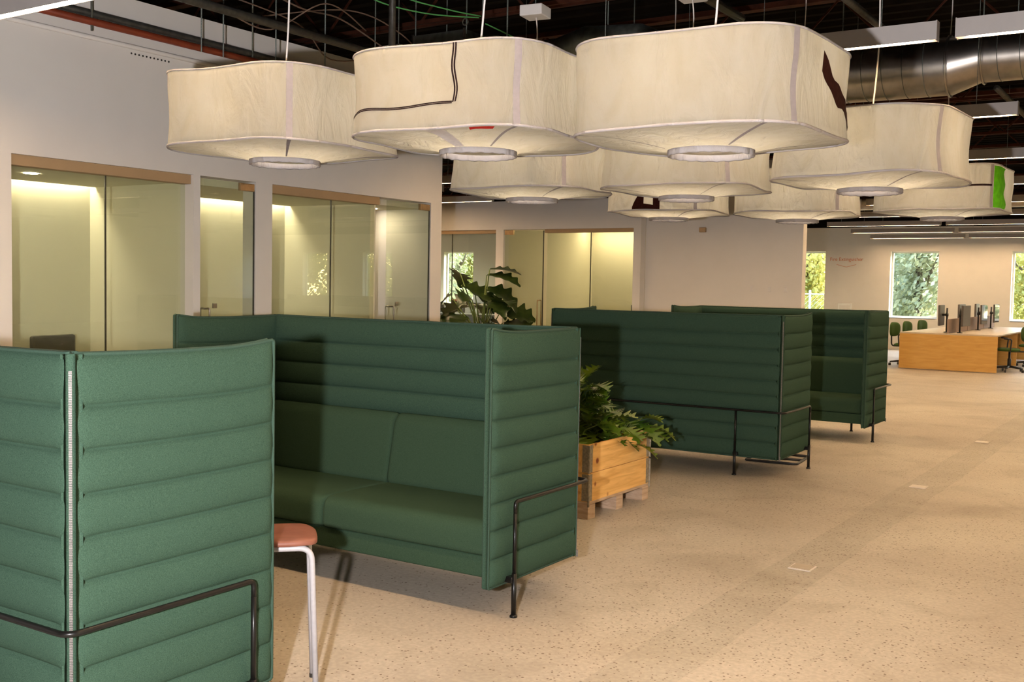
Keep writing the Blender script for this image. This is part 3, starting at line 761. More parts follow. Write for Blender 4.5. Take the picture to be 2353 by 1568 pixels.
# ------------------------------------------------------------------ ceiling services
def joist(y, lab, z0=4.0, x0=-25, x1=16):
    R = empty('ceiling_joist', (0, y, 0), 0, lab, 'joist', 'open-web ceiling joists')
    a = MB()
    for s in (-1, 1): a.box(x0, s*.05-.018, z0, x1, s*.05+.018, z0+.035)
    a.build('bottom_chord', m_rust, R)
    a = MB(); a.box(x0, -.06, 4.60, x1, .06, 4.66); a.build('top_chord', m_rust, R)
    a = MB(); n = int((x1-x0)/.6)
    for i in range(n):
        xa = x0+i*.6; up = i % 2; a.tube([(xa, 0, z0+.02 if up else 4.62), (xa+.6, 0, 4.62 if up else z0+.02)], .013, 5)
    a.build('web', m_rust, R)
for i, y in enumerate([-1.7, 1.6, 4.85, 8.1, 11.35, 14.6, 17.85, 21.1, 24.35, 27.6]):
    joist(y, 'rust-brown open-web ceiling joist, %s from the near end of the room' % ordn[i])
# big silver duct along X with a taper
D = empty('spiral_duct', (0, 9.8, 3.51), 0, 'big silver spiral duct under the dark ceiling at upper right', 'duct')
def ducttube(x0, x1, r0, r1, z0, z1, n=36, m=2):
    b = MB()
    b.grid(lambda i, j: (x0+(x1-x0)*j/(m-1), (r0+(r1-r0)*j/(m-1))*cos(2*pi*i/n), z0+(z1-z0)*j/(m-1)+(r0+(r1-r0)*j/(m-1))*sin(2*pi*i/n)), n, m, closeu=True)
    return b
ducttube(-6.4, -1.95, .245, .245, 0, 0).build('duct_section', m_galv, D, smooth=True)
ducttube(-1.95, -1.72, .245, .205, 0, .045).build('duct_reducer', m_galv, D, smooth=True)
ducttube(-1.72, 12, .205, .205, .045, .045).build('duct_section', m_galv, D, smooth=True)
sm0 = MB().tube([(.05*i/36, .247*cos(2*pi*i/36), .247*sin(2*pi*i/36)) for i in range(37)], .0035, 5).build('spiral_seam', m_galvd, D, smooth=True)
sm0.location = (-6.3, 0, 0)
sm1 = MB().tube([(.05*i/36, .207*cos(2*pi*i/36), .207*sin(2*pi*i/36)) for i in range(37)], .0035, 5).build('spiral_seam', m_galvd, D, smooth=True)
sm1.location = (-1.6, 0, .045)
for src, x0_, n_, z_ in ((sm0, -6.3, 25, 0), (sm1, -1.6, 30, .045)):
    for k in range(1, n_):
        c_ = src.copy(); COL.objects.link(c_); c_.parent = D; c_.location = (x0_+k*.172, 0, z_)
for x, r, z in ((-1.97, .255, 0), (-1.70, .216, .045), (-2.9, .252, 0)):
    MB().tube([(x, r*cos(2*pi*i/36), z+r*sin(2*pi*i/36)) for i in range(36)], .009, 6, closed=True).build('collar', m_galv, D, smooth=True)
for x in (-5, -2.9, -1.72, 1.5, 4.5): MB().tube([(x, 0, .2), (x, 0, 1.19)], .006, 6).build('hanger_rod', m_rod, D)
# second duct far behind, over the desks
D2 = empty('spiral_duct', (0, 25.0, 3.6), 0, 'far pale duct just under the ceiling beyond the hanging lamps', 'duct')
ducttube(-8.5, 12, .2, .2, 0, 0).build('duct_section', m_galv, D2, smooth=True)
for x in (-6, -2, 2, 6): MB().tube([(x, 0, .19), (x, 0, 1.1)], .006, 6).build('hanger_rod', m_rod, D2)
# pipes
def pipe(name, pts, r, mat, lab, cat='pipe', parts=(), n=12):
    R = empty(name, pts[0], 0, lab, cat); p0 = Vector(pts[0])
    MB().tube([Vector(p)-p0 for p in pts], r, n).build('run', mat, R, smooth=True)
    for nm, q, rr, m2 in parts: MB().tube([Vector(x)-p0 for x in q], rr, 8).build(nm, m2, R, smooth=True)
    return R
pipe('sprinkler_pipe', [(-6.88, 2.5, 3.425), (-6.88, 9.2, 3.425)], .027, m_redpipe, 'red sprinkler pipe running along the top of the white office wall',
     parts=[('hanger', [(-6.88, 4.90, 3.36), (-6.88, 4.90, 4.69)], .009, m_galvd), ('hanger', [(-6.88, 6.45, 3.38), (-6.88, 6.45, 4.69)], .006, m_rod)])
pipe('shadow_band_tube', [(-6.90, 2.5, 3.487), (-6.90, 9.2, 3.487)], .026, m_iron, 'dark tube standing in for the shadow band just above the red pipe')  # dark tube stands in for the shadow band above the red pipe
pipe('conduit', [(-6.975, 2.5, 3.335), (-6.975, 9.2, 3.335)], .018, m_wall, 'white painted conduit just under the red pipe on the office wall')
pipe('sprinkler_pipe', [(-5.9, .5, 3.47), (-5.9, 8.0, 3.47)], .033, m_iron, 'dark iron pipe slanting down behind the left lantern cord',
     parts=[('drop', [(-5.9, 7.1, 3.47), (-5.9, 7.1, 4.69)], .03, m_iron), ('coupling', [(-5.9, 7.02, 3.47), (-5.9, 7.18, 3.47)], .045, m_iron), ('branch', [(-5.9, 7.1, 3.47), (-5.75, 7.55, 3.30)], .022, m_iron),
            ('coupling', [(-5.9, 7.75, 3.47), (-5.9, 7.86, 3.47)], .042, m_iron)])
pipe('sprinkler_pipe', [(-3.55, 5.6, 3.93), (-3.55, 9.0, 3.93)], .038, m_iron, 'grey ceiling pipe with a rusty tee above the largest-looking lantern',
     parts=[('branch', [(-3.55, 7.0, 3.93), (-4.45, 7.0, 3.87)], .026, m_iron), ('tee', [(-3.55, 6.9, 3.93), (-3.55, 7.1, 3.93)], .052, m_rust), ('drop', [(-4.45, 7.0, 3.86), (-4.45, 7.0, 4.69)], .03, m_iron), ('elbow', [(-4.45, 7.0, 3.84), (-4.45, 7.0, 3.94)], .04, m_iron)])
pipe('sprinkler_pipe', [(-2.6, 7.4, 3.94), (-2.6, 12.5, 3.94)], .032, m_iron, 'grey ceiling pipe above the gap left of the hanging light bar')
pipe('sprinkler_pipe', [(-2.2, 13.5, 3.94), (-2.2, 24.6, 3.94)], .035, m_iron, 'far grey ceiling pipe over the right side behind the silver duct')
# sheet metal box, white boxes and flexible duct
bx = empty('duct_box', (-6.02, 7.9, 3.52), 0, 'dull sheet metal duct box hung behind the braided lantern', 'duct')
MB().box(-.30, 0, 0, .30, .6, .34).build('body', m_galvd, bx, bevel=.004)
MB().box(.30, .05, .02, .62, .5, .26).build('side_box', m_galvd, bx, bevel=.004)
sb = MB(); 
for px_ in (-.305, .28): sb.box(px_, -.006, -.01, px_+.02, .004, .35)
sb.build('flange', m_galv, bx)
for x in (-.28, .30): MB().tube([(x, .02, .3), (x, .02, 1.17)], .006, 6).build('hanger_rod', m_rod, bx)
MB().tube([(.30, .02, .0), (.30, .02, -.5)], .006, 6).build('hanger_rod', m_rod, bx)
MB().tube([(.30+.03*cos(a), .0, .40+.03*sin(a)) for a in [2*pi*i/16 for i in range(16)]], .006, 6, closed=True).build('ring_hook', m_galv, bx)
b2 = empty('junction_box', (-6.62, 7.9, 3.66), 0, 'white box beside the sheet metal duct box', 'box')
MB().box(-.2, 0, 0, .14, .3, .15).build('body', m_white, b2, bevel=.006)
MB().tube([(0, .1, .14), (0, .1, 1.03)], .008, 6).build('hanger_rod', m_rod, b2)
fd = empty('flexible_duct', (-4.45, 8.6, 3.72), 0, 'dull grey sloping duct behind the right shoulder of the braided lantern', 'duct')
MB().tube([(-.9, 0, -.05), (-.4, 0, .08), (.1, .02, .05), (.7, .05, -.25), (1.2, .08, -.6)], .13, 16).build('sleeve', m_galvd, fd, smooth=True)
MB().tube([(-.2, 0, .2), (-.2, 0, .97)], .005, 5).build('hanger_rod', m_rod, fd)
# loose wires
def wire(pts, r, mat, lab):
    P = [Vector(p) for p in pts]; out = []
    for i in range(len(P)-1):
        p0, p1, p2, p3 = P[max(i-1, 0)], P[i], P[i+1], P[min(i+2, len(P)-1)]
        for k in range(8):
            t = k/8; out.append(.5*((2*p1)+(p2-p0)*t+(2*p0-5*p1+4*p2-p3)*t*t+(3*p1-p0-3*p2+p3)*t**3))
    out.append(P[-1]); o0 = out[0].copy()
    o = MB().tube([q-o0 for q in out], r, 5).build('cable', mat, None, smooth=True); o.location = o0
    return tag(o, lab, 'cable')
wire([(-5.9, 6.6, 4.2), (-5.8, 7.0, 3.98), (-5.65, 7.5, 3.94), (-5.55, 7.9, 3.95)], .006, m_greenwire, 'upper bright green drooping wire above the metal duct box')
wire([(-6.2, 6.4, 4.2), (-6.0, 6.9, 3.95), (-5.8, 7.4, 3.90), (-5.57, 7.9, 3.94)], .006, m_greenwire, 'lower bright green drooping wire above the metal duct box')
wire([(-5.5, 7.9, 3.88), (-5.2, 8.0, 3.72), (-5.1, 8.02, 3.62)], .006, m_greenwire, 'short green wire running down right of the metal duct box')
wire([(-6.4, 4.9, 3.9), (-6.2, 5.6, 3.85), (-6.1, 6.2, 3.72), (-6.3, 6.9, 3.80), (-6.2, 7.4, 3.62)], .007, m_wire, 'pinkish slack cable looping between ceiling rods')
wire([(-6.6, 5.2, 3.75), (-6.4, 5.7, 3.62), (-6.3, 6.1, 3.55), (-6.0, 6.4, 3.78), (-6.1, 7.0, 3.7)], .006, m_wire, 'brown slack cable beside the left lantern cord')
wire([(-6.7, 5.9, 3.85), (-6.5, 6.6, 3.72), (-6.5, 7.0, 3.50), (-6.3, 7.5, 3.60)], .006, m_wire, 'thin cable drooping above the shaded wall')
wire([(-6.5, 6.2, 3.70), (-6.2, 6.9, 3.86), (-6.05, 7.4, 3.75), (-5.95, 7.7, 3.5)], .006, m_wire, 'arched brown cable near the iron pipe drop')
for x, y, z, lab in ((-6.7, 5.75, 3.35, 'thin threaded rod hanging in front of the white wall, leftmost of the pair'), (-6.62, 5.9, 3.33, 'thin threaded rod hanging in front of the white wall, right of the pair'),
                  (-6.4, 6.25, 3.16, 'pale threaded rod ending at the top of the left lantern'), (-6.1, 6.5, 3.2, 'dark thin rod hanging right of the pale threaded rod'),
                  (-6.3, 7.35, 3.3, 'thin rod in the gap between the two left lanterns'), (-6.2, 7.55, 3.28, 'second thin rod in the gap between the two left lanterns'),
                  (-6.15, 8.2, 3.2, 'thin rod just left of the metal duct box'), (-4.62, 6.6, 3.3, 'thin dark rod by the braided lantern cord'), (-4.5, 6.75, 3.3, 'thin rod right by the braided lantern cord')):
    o = MB().tube([(0, 0, 0), (0, 0, 4.69-z)], .0055, 6).build('hanger_rod', m_rod); o.location = (x, y, z); tag(o, lab, 'rod')

# ------------------------------------------------------------------ planter crate on a pallet
PX0, PX1, PY0, PY1 = -4.67, -3.47, 6.29, 7.21
pal = empty('pallet', ((PX0+PX1)/2, (PY0+PY1)/2, 0), 0, 'wooden pallet under the pine planter crate', 'pallet')
hx, hy = (PX1-PX0)/2, (PY1-PY0)/2
for y in (-hy+.05, 0, hy-.05):
    MB().box(-hx, y-.05, 0, hx, y+.05, .02).build('bottom_board', m_pallet, pal)
    for x in (-hx+.07, 0, hx-.07): MB().box(x-.07, y-.05, .02, x+.07, y+.05, .098).build('block', m_pallet, pal)
for k in range(5):
    x = -hx+.07+k*(2*hx-.14)/4; MB().box(x-.065, -hy, .098, x+.065, hy, .118).build('top_board', m_pallet, pal)
crt = empty('planter_crate', ((PX0+PX1)/2, (PY0+PY1)/2, .118), 0, 'knotty pine planter crate with metal corner hinges on a pallet', 'planter')
for lv in range(2):
    z0, z1 = lv*.197, lv*.197+.194; th = .02
    for s in (-1, 1):
        MB().box(s*hx-(th if s > 0 else 0), -hy, z0, s*hx+(0 if s > 0 else th), hy, z1).build('board', m_pine, crt, bevel=.002)
        MB().box(-hx+th, s*hy-(th if s > 0 else 0), z0, hx-th, s*hy+(0 if s > 0 else th), z1).build('board', m_pine, crt, bevel=.002)
    for sx in (-1, 1):
        for sy in (-1, 1):
            hb = MB(); hb.box(sx*hx-.004*(sx < 0), sy*hy-sy*.045, z0+.005, sx*hx+.004*sx+.004*(sx < 0), sy*hy, z1-.005)
            hb.box(sx*hx-sx*.05, sy*hy, z0+.005, sx*hx+sx*.004, sy*hy+sy*.004, z1-.005)
            hb.tube([(sx*(hx+.005), sy*(hy+.005), z0-.03 if lv == 0 else z0), (sx*(hx+.005), sy*(hy+.005), z1-.01)], .008, 8)
            hb.build('hinge', m_hinge, crt)
MB().box(-hx+.02, -hy+.02, .0, hx-.02, hy-.02, .33).build('soil', m_soil, crt)
def lobed_leaf(b, base, az, elev, L, W, lobes=6, droop=.6, deep=.65, n=24, twist=0.0):
    base = Vector(base); d = Vector((cos(az)*cos(elev), sin(az)*cos(elev), sin(elev))); side = Vector((-sin(az), cos(az), 0))
    if twist: side = (Matrix.Rotation(twist, 3, d) @ side)
    up = side.cross(d)*-1; up = d.cross(side); vs = []
    for i in range(n+1):
        t = i/n; c = base + d*(L*t*(1-.18*droop*t)) - Vector((0, 0, 1))*(droop*L*t*t*.55)
        env = sin(pi*min(1, t*.93+.05))**.8; lob = 1-deep*(.5-.5*cos(2*pi*lobes*t))**.8
        wv = W*env*lob; lift = up*(.18*wv)
        fwd_ = d*(wv*.35)
        vs += [c+side*wv+lift+fwd_, c, c-side*wv+lift+fwd_]
    fs = []
    for i in range(n):
        a = i*3; fs += [(a, a+1, a+4, a+3), (a+1, a+2, a+5, a+4)]
    b.add(vs, fs)
ph = empty('philodendron', ((PX0+PX1)/2, (PY0+PY1)/2, .45), 0, 'bushy lobed-leaf green plant filling the pine crate', 'plant')
lb = MB(); sb = MB(); rnd = random.Random(11)
for k in range(260):
    az = rnd.uniform(0, 2*pi); el = math.asin(rnd.uniform(.0, 1.0)); rr = rnd.uniform(.45, 1.0)
    d = Vector((cos(az)*cos(el), sin(az)*cos(el), sin(el)))
    tip = Vector((d.x*.50*rr, d.y*.40*rr, .02+d.z*.47*rr)); st = Vector((d.x*.12, d.y*.1, -.05))
    sb.tube([st, (st+tip)/2+Vector((0, 0, .05)), tip], .0045, 5)
    lobed_leaf(lb, tip, az+rnd.uniform(-.5, .5), el*.55+rnd.uniform(-.35, .3), rnd.uniform(.17, .27), rnd.uniform(.10, .14), rnd.choice((4, 5, 5, 6)), rnd.uniform(.3, .9), .72, 28, rnd.uniform(-.4, .4))
for k in range(20):   # leaves spilling over the aisle side and the far end
    y = rnd.uniform(.1, .5) if k > 5 else rnd.uniform(-.3, .3); st = Vector((.40 if k > 5 else .33, y, -.02)); az = rnd.uniform(-.3, 1.5); tip = st+Vector((cos(az)*.17, sin(az)*.2, rnd.uniform(.0, .2)))
    sb.tube([st, (st+tip)/2+Vector((0, 0, .05)), tip], .0045, 5)
    lobed_leaf(lb, tip, az, rnd.uniform(-.3, .4), rnd.uniform(.16, .25), rnd.uniform(.09, .12), 5, .7, .72, 28, rnd.uniform(-.3, .3))
lb.build('foliage', m_leaf, ph, smooth=True); sb.build('stems', m_stem, ph, smooth=True)

# ------------------------------------------------------------------ monstera in the passage
mp_ = empty('potted_monstera', (-8.75, 12.6, 0), 0, 'large dark-leaved plant past the end of the white office wall', 'plant')
MB().lathe([(0, 0), (.24, 0), (.30, .5), (.31, .52), (.28, .52), (.27, .46), (0, .46)], 28).build('pot', m_pot, mp_, smooth=True)
MB().lathe([(0, .46), (.268, .46), (0, .462)], 24).build('soil', m_soil, mp_)
lb = MB(); sb = MB(); rnd = random.Random(5)
def big(tip, az, el, L, W, droop, tw=0):
    sb.tube([(0, 0, .45), (tip[0]*.4, tip[1]*.4, .45+(tip[2]-.45)*.6), tip], [.016, .012, .007], 7)
    lobed_leaf(lb, tip, az, el, L*1.15, W*1.15, 4, droop, .42, 36, tw or rnd.uniform(-.7, .7))
ex = Vector((cos(YAW), sin(YAW), 0))   # just the plant's widest direction
for (a, z, az, el, L, W, dr) in ((.10, 1.78, .75, .05, .42, .16, .35), (.06, 1.70, .3, .0, .48, .15, .55), (-.32, 1.72, 2.2, .1, .45, .17, .9), (-.30, 1.55, .6, -.2, .5, .18, 1.0), (-.1, 1.42, .2, -.1, .5, .2, 1.0), (.05, 1.5, .5, -.1, .52, .19, 1.1),
                                 (-.45, 1.40, 2.8, -.3, .5, .18, 1.0), (-.35, 1.2, 3.6, -.4, .5, .2, 1.0), (.25, 1.15, .4, .1, .5, .2, .5), (.3, 1.02, -.2, .1, .5, .2, .5), (0, 1.0, -1.2, 0, .5, .2, .6), (-.2, 1.1, 4.3, -.2, .5, .2, .8), (.1, 1.25, 1.5, .2, .45, .18, .8)):
    big((ex.x*a, ex.y*a, z), az, el, L, W, dr)
for k in range(14):
    az = rnd.uniform(0, 6.28); big((cos(az)*.25, sin(az)*.25, rnd.uniform(.8, 1.5)), az, rnd.uniform(-.2, .4), rnd.uniform(.35, .5), .17, rnd.uniform(.5, 1))
lb.build('foliage', m_leaf2, mp_, smooth=True); sb.build('stems', m_stem, mp_, smooth=True)
# storage counter under the far window seen through the passage
ct = empty('storage_counter', (-20.3, 29.3, 0), 0, 'long low white storage counter under the far window seen past the plant', 'counter')
MB().box(-2.6, -.4, .84, 2.6, .5, .88).build('top', m_desktop, ct)
MB().box(-2.6, -.38, .54, 2.6, .5, .58).build('shelf', m_whiteframe, ct)
MB().box(-2.6, .46, .0, 2.6, .5, .84).build('back_board', m_whiteframe, ct)
for x in (-2.58, -1.3, 0, 1.3, 2.58): MB().box(x-.02, -.38, 0, x+.02, .46, .84).build('divider', m_whiteframe, ct)
MB().box(-2.5, -.3, .02, 2.5, .4, .54).build('dark_base', m_dark, ct)
def loose(name, x, y, z, sx, sy, sz, mat, lab, cat, grp=None, bev=.004):
    o = MB().box(-sx/2, -sy/2, 0, sx/2, sy/2, sz).build(name, mat, None, bevel=bev); o.location = (x, y, z); return tag(o, lab, cat, grp)
rnd = random.Random(3)
x = -22.7; k = 0
while x < -17.9:
    wd = rnd.uniform(.10, .30)
    if not any(abs(x+wd/2-(-20.3+d)) < wd/2+.03 for d in (-2.58, -1.3, 0, 1.3, 2.58)):
        loose('storage_box', x+wd/2, 29.25, .58, wd*.92, .3, rnd.uniform(.15, .23), rnd.choice((m_paperw, m_paperw, m_whiteframe, m_dark)), 'small box on the open shelf of the white storage counter', 'box', 'boxes on the counter shelf')
        k += 1
    x += wd+.02
loose('tall_packet', -19.42, 29.2, .88, .16, .14, .32, m_yel, 'yellow upright packet on the far storage counter', 'packet')
loose('short_box', -19.40, 29.02, .88, .22, .14, .17, m_orange, 'orange-red box on the far storage counter', 'box')
loose('dark_box', -18.1, 29.2, .88, .28, .2, .16, m_dark, 'small black box at the right of the far storage counter', 'box')
loose('folder_pile', -18.7, 29.15, .88, .3, .25, .06, m_paperw, 'low pile of white folders on the far storage counter', 'folders')
loose('tray', -20.6, 29.15, .88, .4, .28, .05, m_dark, 'dark flat tray on the far storage counter', 'tray')
loose('red_box', -21.3, 29.15, .88, .2, .2, .15, m_orange, 'small reddish box on the far counter behind the plant leaves', 'box')
# cabinets in the glass room behind the middle wall, office chair in first office
loose('low_cabinet', -7.75, 15.9, 0, .8, .45, 1.16, m_int, 'low beige cabinet in the glass room behind the middle wall', 'cabinet')
loose('dark_case', -7.85, 15.88, 1.16, .22, .3, .11, m_dark, 'small dark case on the low beige cabinet', 'case')
oc = empty('task_chair', (-7.9, 5.26, 0), pi/2+.15, 'black chair with its square back just inside the leftmost glass office', 'chair')
MB().box(-.22, -.02, .62, .22, .03, 1.10).build('backrest', m_dark, oc, bevel=.02)
MB().box(-.23, -.45, .43, .23, .0, .50).build('seat', m_dark, oc, bevel=.02)
MB().box(-.02, -.0, .46, .02, .03, .7).build('back_post', m_dark, oc)
for sx in (-.2, .2):
    for sy in (-.42, -.03): MB().tube([(sx*.9, sy, .44), (sx, sy, 0)], .012, 8).build('leg', m_black, oc, smooth=True)

# ------------------------------------------------------------------ stool and table
stl = empty('stool', (-2.955, 2.90, 0), RAD(46.5), 'stool with a reddish wooden seat and bent grey tube legs beside the nearest sofa', 'stool')
b = MB(); n = 40
def seatP(i, j):
    a = 2*pi*i/n; c, s = cos(a), sin(a); k = 4.0; r = (abs(c)**k+abs(s)**k)**(-1/k)
    rr = [0, .5, .93, 1.0, 1.0, .93, .5, 0][j]; z = [.615, .618, .622, .616, .602, .598, .598, .598][j]
    return (.155*r*c*rr, .155*r*s*rr, z - .02*max(0, (abs(c)*r*rr-.7))*1.0)
b.grid(seatP, n, 8, closeu=True, flip=True); b.build('seat', m_seatwood, stl, smooth=True)
for s in (-1, 1):
    f_ = MB().tube(bend([(-.15, s*.135, 0.012), (-.13, s*.115, .585), (.13, s*.115, .585), (.15, s*.135, 0.012)], .05, 8), .0115, 10)
    fo = f_.build('leg_frame', m_greyleg, stl, smooth=True)
    for x in (-.15, .15): MB().lathe([(0, 0), (.013, 0), (.013, .016), (0, .016)], 10, (x, s*.135, 0)).build('foot', m_dark, fo)
tbl = empty('side_table', (-3.33, 9.64, 0), .1, 'small table whose dark flat floor frame shows under the third sofa', 'table')
MB().tube(bend([(-.22, -.26, .012), (.24, -.26, .012), (.24, .26, .012), (-.22, .26, .012), (-.22, -.255, .012)], .04), .012, 8).build('base_frame', m_dark, tbl, smooth=True)
MB().tube([(-.22, 0, .012), (-.22, 0, .66)], .018, 10).build('column', m_dark, tbl, smooth=True)
MB().tube([(-.22, 0, .012), (.24, 0, .012)], .012, 8).build('cross_bar', m_dark, tbl, smooth=True)
MB().box(-.5, -.2, .66, .08, .32, .685).build('table_top', m_desktop, tbl, bevel=.006)

# ------------------------------------------------------------------ desks at the far end
DX0, DX1, DY0, DY1, DZ = -5.33, -3.48, 22.64, 28.3, .745
dk = empty('bench_desk', ((DX0+DX1)/2, DY0, 0), -.01, 'long shared desk with an orange plywood end panel at far right', 'desk')
hw = (DX1-DX0)/2
MB().box(-hw, 0, .01, hw, .03, DZ-.028).build('end_panel', m_ply, dk, bevel=.002)
MB().box(-hw, 0, DZ-.028, hw, DY1-DY0, DZ).build('desk_top', m_desktop, dk, bevel=.002)
for y in (2.45, 4.9): 
    for s in (-1, 1): MB().box(s*hw-(.62 if s > 0 else .02), y, .01, s*hw+(-.02 if s > 0 else .62), y+.03, DZ-.028).build('support_panel', m_ply, dk)
MB().box(-.03, .03, .25, .03, DY1-DY0-.05, .65).build('cable_tray', m_dark, dk)
for i, (y0, y1) in enumerate(((.12, 2.0), (2.06, 3.95), (4.0, 5.4))):
    o = MB().box(-.022, 0, 0, .022, y1-y0, .285).build('desk_screen', m_felt, None, bevel=.008)
    o.location = ((DX0+DX1)/2-.02, DY0+y0, DZ)
    tag(o, ['pinkish-grey felt desk divider nearest the plywood end panel', 'middle felt desk divider on the long desk', 'farthest felt desk divider on the long desk'][i], 'divider')
def make_monitor():
    R = empty('monitor')
    MB().lathe([(0, 0), (.055, 0), (.055, .012), (.02, .016), (0, .016)], 16).build('clamp', m_dark, R, smooth=True)
    MB().tube([(0, 0, .01), (0, 0, .50)], .018, 10).build('pole', m_dark, R, smooth=True)
    MB().tube([(0, 0, .36), (.09, 0, .36)], .022, 8).build('arm', m_dark, R, smooth=True)
    MB().tube([(0, 0, .33), (0, 0, .39)], .03, 10).build('collar', m_dark, R, smooth=True)
    MB().box(.09, -.31, .14, .125, .31, .56).build('case', m_monback, R, bevel=.006)
    MB().box(.1255, -.30, .15, .128, .30, .55).build('screen', m_screen, R)
    return R
mon = None
for i, (x, y, rz, lab) in enumerate(((-4.28, 23.17, -.05, 'monitor with a reflecting screen nearest the plywood end panel'), (-4.30, 25.3, -.02, 'monitor with a reflecting screen second from the plywood end'), (-4.30, 26.9, .0, 'monitor with a reflecting screen farthest along the desk, at right'),
                         (-4.55, 23.25, pi+.05, 'grey-backed monitor turned away, leftmost on the long desk'), (-4.55, 25.35, pi-.02, 'grey-backed monitor turned away, second along the desk'), (-4.55, 27.2, pi+.05, 'grey-backed monitor turned away, third along the desk'))):
    if mon is None: o = mon = make_monitor()
    else: o = copy_tree(mon)
    o.location = (x, y, DZ); o.rotation_euler = (0, 0, rz); tag(o, lab, 'monitor', 'monitors on the long desk')
def make_chair():
    R = empty('swivel_chair')   # faces +Y, back at -Y
    b = MB()
    def sP(i, j):
        a = 2*pi*i/28; c, s = cos(a), sin(a); k = 3; r = (abs(c)**k+abs(s)**k)**(-1/k); rr = [0, .8, 1, 1, .8, 0][j]; z = [.47, .475, .455, .43, .415, .415][j]
        return (.23*r*c*rr, .03+.22*r*s*rr, z)
    b.grid(sP, 28, 6, closeu=True, flip=True); b.build('seat', m_chairg, R, smooth=True)
    b = MB()
    def bP(i, j):
        a = 2*pi*i/28; c, s = cos(a), sin(a); k = 3; r = (abs(c)**k+abs(s)**k)**(-1/k); rr = [0, .8, 1, 1, .8, 0][j]; y = [-.235, -.24, -.25, -.28, -.295, -.30][j]
        return (.20*r*c*rr, y+.12*(r*c*rr*.2)**2*8, .76+.15*r*s*rr)
    b.grid(bP, 28, 6, closeu=True); b.build('backrest', m_chairg, R, smooth=True)
    MB().tube(bend([(0, -.02, .41), (0, -.30, .41), (0, -.31, .72)], .06), .016, 8).build('back_bar', m_dark, R, smooth=True)
    for s in (-1, 1): MB().tube(bend([(s*.18, .02, .41), (s*.29, .02, .43), (s*.29, -.0, .66), (s*.27, .14, .67)], .04), .014, 8).build('armrest', m_dark, R, smooth=True)
    MB().lathe([(0, .08), (.035, .08), (.035, .26), (.022, .27), (.022, .41), (0, .41)], 12).build('column', m_dark, R, smooth=True)
    for k in range(5):
        a = 2*pi*k/5+.3; lg = MB().tube([(0, 0, .11), (cos(a)*.29, sin(a)*.29, .075)], [.026, .016], 8).build('base_leg', m_dark, R, smooth=True)
        cz = MB(); cz.obox((cos(a)*.29, sin(a)*.29, .028), (.026, .012, .028), rz=a); cz.build('caster', m_dark, lg, bevel=.01)
    return R
ch = None
for i, (x, y, rz, lab) in enumerate(((-5.42, 23.5, -pi/2-.25, 'green swivel chair at the left side of the desk, nearest the camera'), (-5.42, 24.62, -pi/2-.22, 'green swivel chair at the left side of the desk, middle one'), (-5.42, 26.05, -pi/2-.28, 'green swivel chair at the left side of the desk, farthest one'),
                         (-3.36, 23.35, pi/2+.25, 'green swivel chair at the right side of the desk, close to the end panel'), (-3.22, 25.4, pi/2-.1, 'green swivel chair at the right side of the desk, cut by the photo edge'))):
    if ch is None: o = ch = make_chair()
    else: o = copy_tree(ch)
    o.location = (x, y, 0); o.rotation_euler = (0, 0, rz); tag(o, lab, 'chair', 'green swivel chairs at the long desk')

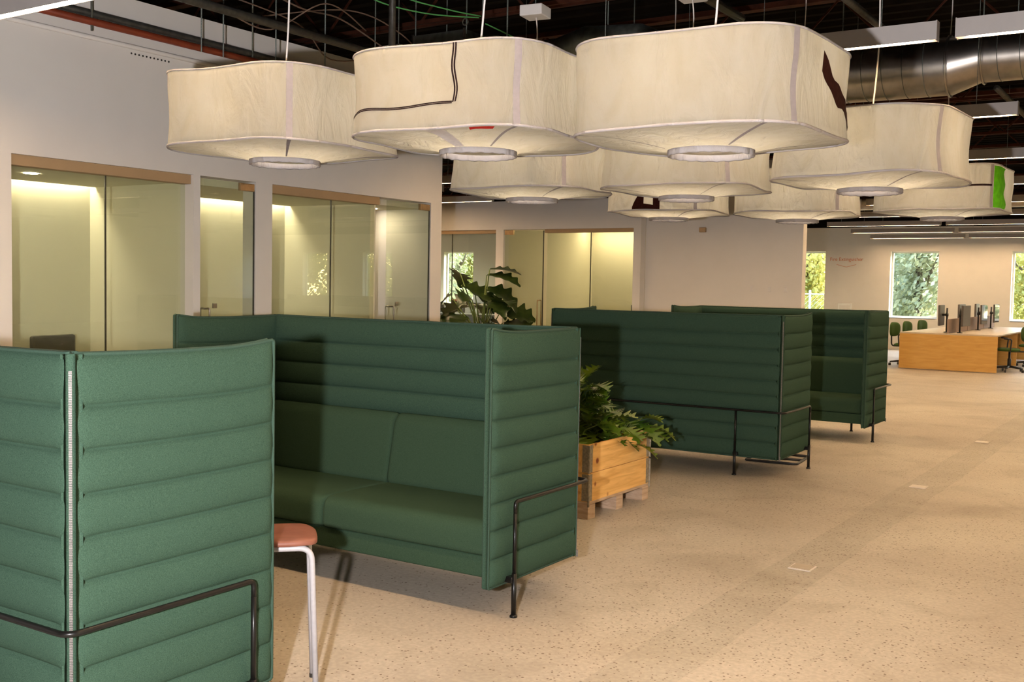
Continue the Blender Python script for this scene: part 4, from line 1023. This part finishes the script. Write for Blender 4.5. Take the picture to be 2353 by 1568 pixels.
# ------------------------------------------------------------------ wall details
def textobj(body, size, parent, mat, loc, rot, name):
    c = bpy.data.curves.new(name, 'FONT'); c.body = body; c.size = size; c.align_x = 'CENTER'; c.extrude = .001
    o = bpy.data.objects.new(name, c); COL.objects.link(o)
    dg = bpy.context.evaluated_depsgraph_get(); me = bpy.data.meshes.new_from_object(o.evaluated_get(dg)); bpy.data.objects.remove(o)
    me.materials.append(mat)
    o = bpy.data.objects.new(name, me); COL.objects.link(o); o.parent = parent; o.location = loc; o.rotation_euler = rot
    return o
sg = empty('wall_sign', (-8.56, YF-.003, 2.36), 0, 'orange Fire Extinguisher lettering and chevron on the far white wall', 'sign')
textobj('Fire Extinguisher', .135, sg, m_signred, (0, 0, .02), (pi/2, 0, 0), 'lettering')
cb = MB(); 
for s in (-1, 1): cb.add([(s*.27, 0, -.075), (s*.27, 0, -.086), (0, 0, -.146), (0, 0, -.157)], [(0, 1, 3, 2) if s > 0 else (0, 2, 3, 1)])
cb.build('chevron', m_signred, sg)
fc = empty('extinguisher_cabinet', (-8.55, YF, .70), 0, 'white recessed extinguisher cabinet low on the far wall', 'cabinet')
MB().box(-.19, -.06, 0, .19, 0, .50).build('frame', m_whiteframe, fc, bevel=.006)
MB().box(-.15, -.066, .03, .15, -.058, .46).build('door', m_paperw, fc, bevel=.003)
MB().tube([(.11, -.08, .22), (.11, -.08, .28)], .008, 6).build('handle', m_steel, fc)
for i, x in enumerate((-5.36, -5.106, -4.873)):
    o = empty('wall_switch', (x, YM+.16, 1.535), 0, ['white wall switch plate, leftmost of three on the solid wall', 'white wall switch plate, middle of three on the solid wall', 'white wall switch plate, rightmost of three on the solid wall'][i], 'switch', 'switch plates')
    MB().box(-.022, -.008, 0, .022, 0, .075).build('plate', m_white, o, bevel=.003); MB().box(-.01, -.013, .02, .01, -.008, .055).build('rocker', m_paperw, o, bevel=.002)
for i, (x, y) in enumerate(((-1.888, 5.955), (-1.926, 9.005), (-1.975, 12.14))):
    o = empty('floor_outlet', (x, y, 0), 0, ['square floor outlet plate nearest the camera in the concrete strip', 'square floor outlet plate, second along the concrete strip', 'square floor outlet plate, farthest along the concrete strip'][i], 'outlet', 'floor outlet plates')
    MB().box(-.065, -.065, 0, .065, .065, .006).build('rim', m_plate, o, bevel=.002); MB().box(-.055, -.055, .005, .055, .055, .008).build('cover', m_plate2 if i == 0 else m_plate, o)
vt = empty('wall_vent', (-7.0, 5.50, 3.29), 0, 'row of small dark slots in the white wall below the red pipe', 'vent')
vb = MB()
for k in range(11):
    vb.tube([(0, k*.035-.17, 0), (.003, k*.035-.17, 0)], .0075, 8)
    vb.tube([(0, k*.035-.17, .04), (.003, k*.035-.17, .04)], .004, 6)
vb.build('holes', m_dark, vt)
sp = empty('alarm_sounder', (-6.1, YM+.16, 2.36), 0, 'small brown wall device just under the far lanterns', 'device')
MB().box(-.05, -.05, 0, .05, 0, .07).build('body', m_soffit, sp, bevel=.01)
